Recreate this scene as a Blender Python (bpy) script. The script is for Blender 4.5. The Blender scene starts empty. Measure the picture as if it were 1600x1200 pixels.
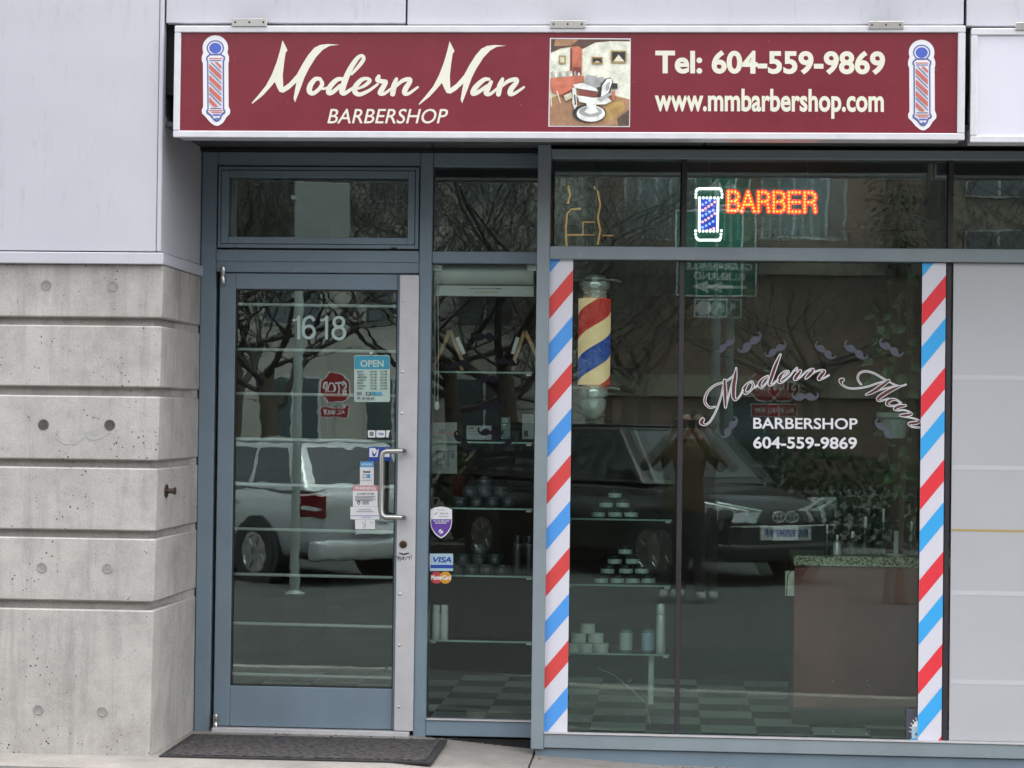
import bpy, bmesh, math, random
from mathutils import Vector, Matrix
random.seed(7)
R = math.radians
scene = bpy.context.scene
COL = scene.collection

# ------------------------------------------------------------------ camera
FPX, IW, IH = 3450.0, 1600.0, 1200.0
DIST, CAMZ = 10.3, 1.515
ROLL = 0.0128
YAW = math.atan((1050 - 800) / FPX)
PITCH = math.atan((648.5 + 3.2 - 600) / FPX)
F_ = Vector((-math.sin(YAW) * math.cos(PITCH), math.cos(YAW) * math.cos(PITCH), math.sin(PITCH)))
R0 = Vector((math.cos(YAW), math.sin(YAW), 0))
U0 = R0.cross(F_)
R_ = R0 * math.cos(ROLL) + U0 * math.sin(ROLL)
U_ = U0 * math.cos(ROLL) - R0 * math.sin(ROLL)
CAM = Vector((0, -DIST, CAMZ))
cd = bpy.data.cameras.new('camera'); cam = bpy.data.objects.new('camera', cd); COL.objects.link(cam)
cd.sensor_fit = 'HORIZONTAL'; cd.sensor_width = 36; cd.lens = 36 * FPX / IW
cd.clip_start = 0.02; cd.clip_end = 600
cam.matrix_world = Matrix(((R_.x, U_.x, -F_.x, CAM.x), (R_.y, U_.y, -F_.y, CAM.y), (R_.z, U_.z, -F_.z, CAM.z), (0, 0, 0, 1)))
scene.camera = cam

# ------------------------------------------------------------------ sky, sun, exposure
SUN_EL, SUN_AZ = R(76), R(60)           # azimuth from +Y clockwise: the veiled sun stands high over the shop
w = bpy.data.worlds.new('World'); scene.world = w; w.use_nodes = True
nt = w.node_tree; nt.nodes.clear()
sky = nt.nodes.new('ShaderNodeTexSky'); sky.sky_type = 'NISHITA'; sky.sun_disc = False
sky.sun_elevation = SUN_EL; sky.sun_rotation = SUN_AZ; sky.air_density = 1.0; sky.dust_density = 4.0; sky.ozone_density = 1.0
hs = nt.nodes.new('ShaderNodeHueSaturation'); hs.inputs['Saturation'].default_value = 0.16
bg = nt.nodes.new('ShaderNodeBackground'); bg.inputs['Strength'].default_value = 0.15
wo = nt.nodes.new('ShaderNodeOutputWorld')
nt.links.new(sky.outputs[0], hs.inputs['Color']); nt.links.new(hs.outputs[0], bg.inputs[0]); nt.links.new(bg.outputs[0], wo.inputs[0])
sl = bpy.data.lights.new('sun', 'SUN'); sl.energy = 0.9; sl.angle = R(50); sl.color = (1.0, 0.97, 0.93)
so = bpy.data.objects.new('sun', sl); COL.objects.link(so)
sd = Vector((math.sin(SUN_AZ) * math.cos(SUN_EL), math.cos(SUN_AZ) * math.cos(SUN_EL), math.sin(SUN_EL)))
so.rotation_euler = sd.to_track_quat('Z', 'Y').to_euler()
vs = scene.view_settings
vs.view_transform = 'Standard'; vs.look = 'None'; vs.gamma = 1.0; vs.use_curve_mapping = False
vs.exposure = 2.2
scene.cycles.transparent_max_bounces = 32
scene.cycles.max_bounces = 10
scene.cycles.use_denoising = True
scene.cycles.caustics_reflective = False

# ------------------------------------------------------------------ projection helpers (a photo point on a real plane y = Y)
def P(px, py, Y=0.0):
    d = F_ + R_ * ((px - IW / 2) / FPX) - U_ * ((py - IH / 2) / FPX)
    t = (Y + DIST) / d.y
    return CAM + d * t
def PX(px, py, Y=0.0): return P(px, py, Y).x
def PZ(px, py, Y=0.0): return P(px, py, Y).z
def srgb(r, g, b):
    f = lambda c: (c / 255 / 12.92) if c <= 10 else ((c / 255 + 0.055) / 1.055) ** 2.4
    return (f(r), f(g), f(b), 1)

# ------------------------------------------------------------------ materials
MATS = {}
def nodes_of(name):
    m = bpy.data.materials.new(name); m.use_nodes = True
    t = m.node_tree; b = t.nodes['Principled BSDF']
    MATS[name] = m
    return m, t, b
def setc(b, col, rough=0.5, metal=0.0, spec=0.5):
    b.inputs['Base Color'].default_value = col if len(col) == 4 else (*col, 1)
    b.inputs['Roughness'].default_value = rough; b.inputs['Metallic'].default_value = metal
    b.inputs['Specular IOR Level'].default_value = spec
def nd(t, typ, **k):
    n = t.nodes.new(typ)
    for a, v in k.items():
        if a in n.inputs.keys(): n.inputs[a].default_value = v
        else: setattr(n, a, v)
    return n
def pos(t, scale=(1, 1, 1)):
    g = t.nodes.new('ShaderNodeNewGeometry'); m = t.nodes.new('ShaderNodeMapping'); m.inputs['Scale'].default_value = scale
    t.links.new(g.outputs['Position'], m.inputs['Vector']); return m.outputs[0]
def ramp(t, src, stops):
    r = t.nodes.new('ShaderNodeValToRGB'); e = r.color_ramp.elements
    while len(e) < len(stops): e.new(0.5)
    for el, (p_, c) in zip(e, stops): el.position = p_; el.color = c if len(c) == 4 else (*c, 1)
    t.links.new(src, r.inputs[0]); return r.outputs[0]
def mixc(t, fac, a, b, mode='MIX'):
    m = t.nodes.new('ShaderNodeMix'); m.data_type = 'RGBA'; m.blend_type = mode
    for s, v in ((0, fac), (6, a), (7, b)):
        if hasattr(v, 'is_linked'): t.links.new(v, m.inputs[s])
        else: m.inputs[s].default_value = v if s == 0 else (v if len(v) == 4 else (*v, 1))
    return m.outputs[2]
def plain(name, col, rough=0.5, metal=0.0, spec=0.5, var=0.12, scale=6.0, bump=0.0, bscale=60):
    m, t, b = nodes_of(name); setc(b, col, rough, metal, spec)
    c = col if len(col) == 4 else (*col, 1)
    if var:
        n = nd(t, 'ShaderNodeTexNoise', Scale=scale, Detail=5.0, Roughness=0.6); t.links.new(pos(t), n.inputs['Vector'])
        lo = tuple(x * (1 - var) for x in c[:3]); hi = tuple(min(1, x * (1 + var)) for x in c[:3])
        t.links.new(ramp(t, n.outputs[0], [(0.3, lo), (0.7, hi)]), b.inputs['Base Color'])
    if bump:
        n2 = nd(t, 'ShaderNodeTexNoise', Scale=bscale, Detail=4.0); t.links.new(pos(t), n2.inputs['Vector'])
        bp = nd(t, 'ShaderNodeBump', Strength=0.6, Distance=bump); t.links.new(n2.outputs[0], bp.inputs['Height'])
        t.links.new(bp.outputs[0], b.inputs['Normal'])
    return m
def emit(name, col, strength):
    m, t, b = nodes_of(name); setc(b, col, 0.5)
    b.inputs['Emission Color'].default_value = col if len(col) == 4 else (*col, 1); b.inputs['Emission Strength'].default_value = strength
    return m
def glass(name, tint, refl, wob=0.0002, wscale=2.5):
    m = bpy.data.materials.new(name); m.use_nodes = True; t = m.node_tree; t.nodes.clear(); MATS[name] = m
    o = t.nodes.new('ShaderNodeOutputMaterial'); mx = t.nodes.new('ShaderNodeMixShader')
    tr = nd(t, 'ShaderNodeBsdfTransparent'); tr.inputs[0].default_value = (*tint, 1)
    gl = nd(t, 'ShaderNodeBsdfGlossy', Roughness=0.0); gl.inputs[0].default_value = (0.86, 1.0, 0.955, 1)
    fr = nd(t, 'ShaderNodeFresnel', IOR=1.5); mu = nd(t, 'ShaderNodeMath', operation='MULTIPLY', use_clamp=True)
    mu.inputs[1].default_value = refl / 0.04
    t.links.new(fr.outputs[0], mu.inputs[0]); t.links.new(mu.outputs[0], mx.inputs[0])
    if wob:
        n = nd(t, 'ShaderNodeTexNoise', Scale=wscale, Detail=2.5, Roughness=0.45); t.links.new(pos(t, (1.0, 1.0, 1.7)), n.inputs['Vector'])
        bp = nd(t, 'ShaderNodeBump', Strength=1.0, Distance=wob); t.links.new(n.outputs[0], bp.inputs['Height'])
        t.links.new(bp.outputs[0], gl.inputs['Normal'])
    t.links.new(tr.outputs[0], mx.inputs[1]); t.links.new(gl.outputs[0], mx.inputs[2]); t.links.new(mx.outputs[0], o.inputs[0])
    return m

def paint_mat(name, col, rough=0.42):
    m, t, b = nodes_of(name); setc(b, col, rough, 0.0, 0.5)
    n = nd(t, 'ShaderNodeTexNoise', Scale=2.2, Detail=6.0, Roughness=0.65); t.links.new(pos(t), n.inputs['Vector'])
    c1 = ramp(t, n.outputs[0], [(0.3, tuple(x * 0.88 for x in col)), (0.72, tuple(x * 1.1 for x in col))])
    n2 = nd(t, 'ShaderNodeTexNoise', Scale=46.0, Detail=3.0, Roughness=0.7); t.links.new(pos(t, (1, 1, 0.5)), n2.inputs['Vector'])
    f = ramp(t, n2.outputs[0], [(0.70, (0, 0, 0)), (0.76, (1, 1, 1))])
    t.links.new(mixc(t, f, c1, tuple(min(1, x * 1.25 + 0.03) for x in col)), b.inputs['Base Color'])
    n3 = nd(t, 'ShaderNodeTexNoise', Scale=9.0, Detail=5.0); t.links.new(pos(t), n3.inputs['Vector'])
    rr = ramp(t, n3.outputs[0], [(0.3, (rough * .8,) * 3), (0.7, (rough * 1.3,) * 3)]); t.links.new(rr, b.inputs['Roughness'])
    return m
paint_mat('frame_paint', (0.165, 0.222, 0.268))
paint_mat('frame_paint_lit', (0.225, 0.268, 0.292))  # same paint as the door frame, lightened to stand in for stronger light
paint_mat('dark_frame', (0.030, 0.026, 0.032))
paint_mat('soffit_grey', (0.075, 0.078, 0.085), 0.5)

def clad_mat():
    m, t, b = nodes_of('cladding'); setc(b, (0.483, 0.483, 0.532), 0.38)
    n = nd(t, 'ShaderNodeTexNoise', Scale=1.3, Detail=5.0); t.links.new(pos(t, (1, 1, 0.4)), n.inputs['Vector'])
    c = ramp(t, n.outputs[0], [(0.3, (0.451, 0.451, 0.495)), (0.7, (0.504, 0.504, 0.544))])
    n2 = nd(t, 'ShaderNodeTexNoise', Scale=26.0, Detail=6.0, Roughness=0.8); t.links.new(pos(t, (1, 1, 0.18)), n2.inputs['Vector'])
    f = ramp(t, n2.outputs[0], [(0.56, (0, 0, 0)), (0.80, (0.5, 0.5, 0.5))])
    bn = nd(t, 'ShaderNodeTexNoise', Scale=2.4, Detail=1.0); t.links.new(pos(t), bn.inputs['Vector'])
    bq = nd(t, 'ShaderNodeBump', Strength=0.5, Distance=0.012); t.links.new(bn.outputs[0], bq.inputs['Height']); t.links.new(bq.outputs[0], b.inputs['Normal'])
    t.links.new(mixc(t, f, c, (0.264, 0.264, 0.277)), b.inputs['Base Color'])
clad_mat()
def concrete_mat():
    m, t, b = nodes_of('concrete'); setc(b, (0.42, 0.41, 0.395), 0.85, 0, 0.25)
    v = pos(t)
    n = nd(t, 'ShaderNodeTexNoise', Scale=5.0, Detail=9.0, Roughness=0.7); t.links.new(v, n.inputs['Vector'])
    c = ramp(t, n.outputs[0], [(0.22, (0.30, 0.283, 0.262)), (0.5, (0.425, 0.404, 0.38)), (0.78, (0.525, 0.50, 0.47))])
    st = nd(t, 'ShaderNodeTexNoise', Scale=13.0, Detail=7.0, Roughness=0.7); t.links.new(pos(t, (1, 1, 0.09)), st.inputs['Vector'])
    f = ramp(t, st.outputs[0], [(0.50, (0, 0, 0)), (0.68, (0.40, 0.40, 0.40))])
    c = mixc(t, f, c, (0.19, 0.183, 0.172))
    # mossy stain near the top of the pier
    g = t.nodes.new('ShaderNodeNewGeometry'); sx = t.nodes.new('ShaderNodeSeparateXYZ'); t.links.new(g.outputs['Position'], sx.inputs[0])
    mr = nd(t, 'ShaderNodeMapRange'); mr.inputs[1].default_value = 1.75; mr.inputs[2].default_value = 2.2
    t.links.new(sx.outputs[2], mr.inputs[0])
    mn = nd(t, 'ShaderNodeTexNoise', Scale=4.5, Detail=7.0, Roughness=0.7); t.links.new(pos(t, (1, 1, 0.45)), mn.inputs['Vector'])
    mf = ramp(t, mn.outputs[0], [(0.50, (0, 0, 0)), (0.75, (0.8, 0.8, 0.8))])
    mul = nd(t, 'ShaderNodeMath', operation='MULTIPLY'); t.links.new(mr.outputs[0], mul.inputs[0]); t.links.new(mf, mul.inputs[1])
    c = mixc(t, mul.outputs[0], c, (0.15, 0.14, 0.098))
    # air holes
    vo = nd(t, 'ShaderNodeTexVoronoi', Scale=42.0); t.links.new(v, vo.inputs['Vector'])
    wn = nd(t, 'ShaderNodeTexNoise', Scale=7.0, Detail=3.0); t.links.new(v, wn.inputs['Vector'])
    ad = nd(t, 'ShaderNodeMath', operation='MULTIPLY_ADD'); t.links.new(wn.outputs[0], ad.inputs[0]); ad.inputs[1].default_value = 0.62; ad.inputs[2].default_value = -0.235
    lt = nd(t, 'ShaderNodeMath', operation='LESS_THAN'); t.links.new(vo.outputs['Distance'], lt.inputs[0]); t.links.new(ad.outputs[0], lt.inputs[1])
    c = mixc(t, lt.outputs[0], c, (0.075, 0.07, 0.066))
    fn = nd(t, 'ShaderNodeTexNoise', Scale=160.0, Detail=3.0); t.links.new(v, fn.inputs['Vector'])
    c = mixc(t, 0.5, c, ramp(t, fn.outputs[0], [(0.3, (0.72, 0.72, 0.72)), (0.7, (1.1, 1.1, 1.1))]), 'MULTIPLY')
    t.links.new(c, b.inputs['Base Color'])
    sub = nd(t, 'ShaderNodeMath', operation='SUBTRACT'); t.links.new(n.outputs[0], sub.inputs[0]); t.links.new(lt.outputs[0], sub.inputs[1])
    bp = nd(t, 'ShaderNodeBump', Strength=0.5, Distance=0.004); t.links.new(sub.outputs[0], bp.inputs['Height']); t.links.new(bp.outputs[0], b.inputs['Normal'])
concrete_mat()
def paving_mat(name, base, warm):
    m, t, b = nodes_of(name); setc(b, base, 0.9, 0, 0.25)
    n = nd(t, 'ShaderNodeTexNoise', Scale=3.0, Detail=8.0, Roughness=0.65); t.links.new(pos(t), n.inputs['Vector'])
    c = ramp(t, n.outputs[0], [(0.28, tuple(x * 0.68 for x in base)), (0.72, tuple(x * 1.15 for x in base))])
    n2 = nd(t, 'ShaderNodeTexNoise', Scale=130.0, Detail=3.0, Roughness=0.7); t.links.new(pos(t), n2.inputs['Vector'])
    c = mixc(t, 0.75, c, ramp(t, n2.outputs[0], [(0.3, (0.62, 0.62, 0.62)), (0.7, (1.2, 1.2, 1.2))]), 'MULTIPLY')
    t.links.new(c, b.inputs['Base Color'])
    bp = nd(t, 'ShaderNodeBump', Strength=0.4, Distance=0.004); t.links.new(n2.outputs[0], bp.inputs['Height']); t.links.new(bp.outputs[0], b.inputs['Normal'])
paving_mat('paving', (0.30, 0.28, 0.258), 1)
paving_mat('paving_dark', (0.125, 0.122, 0.115), 1)
paving_mat('asphalt', (0.062, 0.063, 0.063), 1)
def sign_red():
    m, t, b = nodes_of('sign_red'); setc(b, (0.33, 0.030, 0.058), 0.32)
    n = nd(t, 'ShaderNodeTexNoise', Scale=2.6, Detail=6.0, Roughness=0.65); t.links.new(pos(t), n.inputs['Vector'])
    c = ramp(t, n.outputs[0], [(0.3, (0.150, 0.010, 0.020)), (0.75, (0.200, 0.018, 0.032))])
    n2 = nd(t, 'ShaderNodeTexNoise', Scale=90.0, Detail=2.0); t.links.new(pos(t), n2.inputs['Vector'])
    f = ramp(t, n2.outputs[0], [(0.76, (0, 0, 0)), (0.79, (0.7, 0.7, 0.7))])
    t.links.new(mixc(t, f, c, (0.5, 0.30, 0.28)), b.inputs['Base Color'])
sign_red()
plain('white_metal', (0.6071, 0.6071, 0.6324), 0.35, var=0.07, scale=12)
plain('white_face', (0.6577, 0.6577, 0.7252), 0.35, var=0.03, scale=2)
plain('cream', (0.7167, 0.6999, 0.5734), 0.4, var=0.03)
plain('white_print', (0.7252, 0.7252, 0.742), 0.4, var=0.02)
plain('stripe_white', (0.6746, 0.6661, 0.7336), 0.35, var=0.02)
plain('stripe_red', (0.6746, 0.0675, 0.0657), 0.35, var=0.03)
plain('stripe_blue', (0.0843, 0.3246, 0.7842), 0.35, var=0.03)
plain('stripe_red_bright', (0.7842, 0.0422, 0.059), 0.35, var=0.03)
plain('stripe_blue_bright', (0.0464, 0.3963, 0.8179), 0.35, var=0.03)
plain('panel_grey', (0.457, 0.4608, 0.4798), 0.3, var=0.035, scale=1.6)
plain('panel_grey_light', (0.5331, 0.5331, 0.5636), 0.3, var=0.02)
plain('panel_yellow', (0.4216, 0.3196, 0.136), 0.4, var=0.03)
plain('emblem_blue', (0.068, 0.1156, 0.476), 0.4, var=0.03)
plain('emblem_line', (0.10, 0.12, 0.32), 0.4, var=0.03)
plain('emblem_red', (0.5304, 0.136, 0.1156), 0.4, var=0.03)
plain('steel', (0.55, 0.54, 0.52), 0.28, 1.0, var=0.06, scale=30)
plain('aluminium', (0.52, 0.51, 0.52), 0.42, 0.15, var=0.06, scale=14)
plain('chrome', (0.85, 0.88, 0.86), 0.14, 0.35, var=0.0, spec=1.0)
plain('brass', (0.50, 0.33, 0.10), 0.22, 1.0, var=0.1)
plain('black_rubber', (0.020, 0.019, 0.020), 0.7, var=0.2, scale=40)
plain('black_gap', (0.006, 0.006, 0.007), 0.8, var=0.0)
plain('lock_bronze', (0.09, 0.065, 0.05), 0.35, 0.8, var=0.2, scale=60)
plain('bar_white', (0.66, 0.72, 0.70), 0.4, var=0.04)
plain('frost_green', (0.3536, 0.4624, 0.4352), 0.5, var=0.04)
plain('decal_grey', (0.060, 0.066, 0.085), 0.55, var=0.06)
plain('decal_dark', (0.009, 0.009, 0.012), 0.7, spec=0.1, var=0.06)
plain('script_brown', (0.105, 0.030, 0.026), 0.45, var=0.06)
plain('ink', (0.025, 0.03, 0.035), 0.5, var=0.0)
plain('ink_soft', (0.18, 0.20, 0.22), 0.5, var=0.0)
plain('open_blue', (0.0374, 0.2856, 0.408), 0.4, var=0.03)
plain('open_pale', (0.4216, 0.544, 0.4896), 0.4, var=0.03)
plain('sticker_blue', (0.015, 0.0525, 0.315), 0.4, var=0.03)
plain('sticker_sky', (0.075, 0.315, 0.6), 0.4, var=0.03)
plain('sticker_pale', (0.345, 0.495, 0.57), 0.4, var=0.03)
plain('sticker_red', (0.4125, 0.045, 0.0525), 0.4, var=0.03)
plain('sticker_pink', (0.585, 0.225, 0.2475), 0.4, var=0.03)
plain('sticker_orange', (0.5625, 0.27, 0.0225), 0.4, var=0.03)
plain('sticker_purple', (0.12, 0.045, 0.315), 0.4, var=0.03)
plain('litter', (0.10, 0.075, 0.05), 0.9, var=0.4, scale=60)
plain('paper_dim', (0.30, 0.35, 0.33), 0.6, var=0.08)
plain('pale_stone', (0.32, 0.31, 0.28), 0.85, var=0.18, scale=0.8)
plain('tie_grey', (0.27, 0.26, 0.245), 0.9, var=0.2, scale=40)
plain('tie_dark', (0.075, 0.07, 0.066), 0.9, var=0.35, scale=60)
emit('glint_glow', (1.0, 0.55, 0.14), 0.07)  # emission that imitates gold glints on the added bars
plain('shelf_edge', (0.30, 0.46, 0.40), 0.2, var=0.1)
plain('chalk', (0.37, 0.363, 0.355), 0.9, var=0.12, scale=25)
plain('wood_light', (0.42, 0.28, 0.13), 0.5, var=0.25, scale=18)
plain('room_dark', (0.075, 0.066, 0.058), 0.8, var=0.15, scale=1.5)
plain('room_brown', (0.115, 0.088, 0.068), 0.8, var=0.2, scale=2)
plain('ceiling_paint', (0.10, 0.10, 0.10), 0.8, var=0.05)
plain('carpet_dark', (0.10, 0.12, 0.11), 0.95, var=0.25, scale=70)
plain('carpet_light', (0.58, 0.68, 0.63), 0.95, var=0.15, scale=70)
plain('counter_red', (0.30, 0.10, 0.088), 0.55, var=0.15, scale=3)
plain('blind_white', (0.55, 0.60, 0.56), 0.7, var=0.05)
emit('pole_cream', (0.82, 0.60, 0.33), 0.10)
emit('pole_red', (0.44, 0.018, 0.010), 0.10)
emit('pole_blue', (0.010, 0.055, 0.30), 0.10)
plain('jar_dark', (0.030, 0.042, 0.042), 0.35, var=0.1)
plain('jar_label', (0.50, 0.62, 0.58), 0.4, var=0.15, scale=80)
plain('jar_white', (0.70, 0.78, 0.72), 0.4, var=0.06)
plain('can_silver', (0.70, 0.76, 0.76), 0.3, 0.3, var=0.05)
plain('bottle_green', (0.14, 0.22, 0.20), 0.2, var=0.05)
plain('label_blue', (0.36, 0.50, 0.62), 0.4, var=0.2, scale=90)
plain('plastic_black', (0.014, 0.015, 0.017), 0.4, var=0.05)
plain('leaf', (0.055, 0.105, 0.035), 0.5, var=0.3, scale=12)
plain('leaf_dark', (0.020, 0.034, 0.018), 0.85, spec=0.15, var=0.35, scale=6)
plain('bark', (0.112, 0.0864, 0.0672), 0.9, var=0.35, scale=14, bump=0.01, bscale=30)
plain('bark_grey', (0.046, 0.041, 0.037), 0.9, var=0.35, scale=14)
plain('car_silver', (0.40, 0.415, 0.42), 0.22, 0.35, var=0.0, spec=0.6)
plain('car_black', (0.010, 0.011, 0.013), 0.12, 0.0, var=0.0, spec=0.6)
plain('car_glass', (0.020, 0.026, 0.028), 0.04, 0.0, var=0.0, spec=0.9)
plain('tyre', (0.016, 0.016, 0.017), 0.8, var=0.1)
plain('lamp_red', (0.085, 0.006, 0.007), 0.12, var=0.05)
plain('lamp_clear', (0.62, 0.66, 0.68), 0.08, 0.4, var=0.05)
plain('pole_galv', (0.30, 0.33, 0.32), 0.5, 0.5, var=0.1)
plain('guide_green', (0.013, 0.13, 0.085), 0.4, var=0.05)
plain('stop_red', (0.27, 0.014, 0.018), 0.4, var=0.05)
plain('band_concrete', (0.20, 0.18, 0.14), 0.85, var=0.12)
plain('far_glass', (0.060, 0.085, 0.090), 0.05, 0.0, var=0.3, scale=0.4, spec=1.0)
plain('far_frame', (0.35, 0.38, 0.38), 0.5, var=0.05)
plain('jacket', (0.085, 0.054, 0.026), 0.8, var=0.2, scale=14)
plain('trousers', (0.016, 0.017, 0.022), 0.85, var=0.2)
plain('shoe', (0.36, 0.37, 0.36), 0.7, var=0.1)
plain('skin', (0.42, 0.25, 0.18), 0.55, var=0.05)
plain('hair', (0.025, 0.018, 0.014), 0.6, var=0.1)
plain('led_off', (0.34, 0.20, 0.20), 0.4, var=0.0)
emit('led_white', (0.95, 0.97, 1.0), 0.55)
emit('led_yellow', (1.0, 0.36, 0.02), 0.65)
emit('led_spill_red', (1.0, 0.010, 0.012), 0.30)  # glow colour standing in for red light spilled by the LEDs
emit('led_blue', (0.30, 0.42, 1.0), 0.4)
emit('led_pink', (1.0, 0.50, 0.45), 0.4)
emit('led_navy', (0.02, 0.03, 0.65), 0.10)
def granite():
    m, t, b = nodes_of('granite'); setc(b, (0.5, 0.5, 0.4), 0.25)
    n = nd(t, 'ShaderNodeTexNoise', Scale=85.0, Detail=3.0, Roughness=0.7); t.links.new(pos(t), n.inputs['Vector'])
    t.links.new(ramp(t, n.outputs[0], [(0.38, (0.06, 0.05, 0.03)), (0.47, (0.42, 0.42, 0.28)), (0.6, (0.72, 0.74, 0.58))]), b.inputs['Base Color'])
granite()
def mat_rubber():
    m, t, b = nodes_of('mat_pile'); setc(b, (0.03, 0.03, 0.03), 0.85)
    n = nd(t, 'ShaderNodeTexVoronoi', Scale=48.0, Randomness=1.0); n.feature = 'SMOOTH_F1'
    n1 = nd(t, 'ShaderNodeTexNoise', Scale=22.0, Detail=2.0); t.links.new(pos(t), n1.inputs['Vector'])
    mv = mixc(t, 0.12, (0, 0, 0), n1.outputs[1], 'MIX')
    t.links.new(pos(t, (1, 1.1, 1)), n.inputs['Vector'])
    t.links.new(ramp(t, n.outputs[0], [(0.25, (0.075, 0.066, 0.066)), (0.6, (0.014, 0.013, 0.014))]), b.inputs['Base Color'])
    bp = nd(t, 'ShaderNodeBump', Strength=1.0, Distance=0.008); bp.invert = True
    t.links.new(n.outputs[0], bp.inputs['Height']); t.links.new(bp.outputs[0], b.inputs['Normal'])
mat_rubber()
def brick_far():
    m, t, b = nodes_of('brick_far'); setc(b, (0.16, 0.085, 0.065), 0.9)
    br = nd(t, 'ShaderNodeTexBrick', Scale=1.0); br.inputs['Color1'].default_value = (0.165, 0.112, 0.088, 1); br.inputs['Color2'].default_value = (0.125, 0.085, 0.068, 1)
    br.inputs['Mortar'].default_value = (0.20, 0.16, 0.13, 1); br.inputs['Brick Width'].default_value = 0.22; br.inputs['Row Height'].default_value = 0.075; br.inputs['Mortar Size'].default_value = 0.006
    g = t.nodes.new('ShaderNodeNewGeometry'); s = t.nodes.new('ShaderNodeSeparateXYZ'); c = t.nodes.new('ShaderNodeCombineXYZ')
    t.links.new(g.outputs['Position'], s.inputs[0]); t.links.new(s.outputs[0], c.inputs[0]); t.links.new(s.outputs[2], c.inputs[1]); t.links.new(c.outputs[0], br.inputs['Vector'])
    n = nd(t, 'ShaderNodeTexNoise', Scale=0.4, Detail=4.0); t.links.new(pos(t), n.inputs['Vector'])
    t.links.new(mixc(t, 0.6, br.outputs[0], ramp(t, n.outputs[0], [(0.3, (0.7, 0.7, 0.7)), (0.7, (1.2, 1.2, 1.2))]), 'MULTIPLY'), b.inputs['Base Color'])
brick_far()
glass('glass_outer', (0.955, 0.99, 0.974), 0.038, 0.00009, 2.2)
glass('glass_inner', (0.955, 0.99, 0.974), 0.038, 0.00009, 1.7)
glass('glass_door', (0.945, 0.99, 0.970), 0.092, 0.00016, 4.5)
glass('glass_upper', (0.96, 0.99, 0.978), 0.076, 0.00012, 3.5)
glass('glass_shelf', (0.80, 0.92, 0.87), 0.07, 0)

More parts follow.
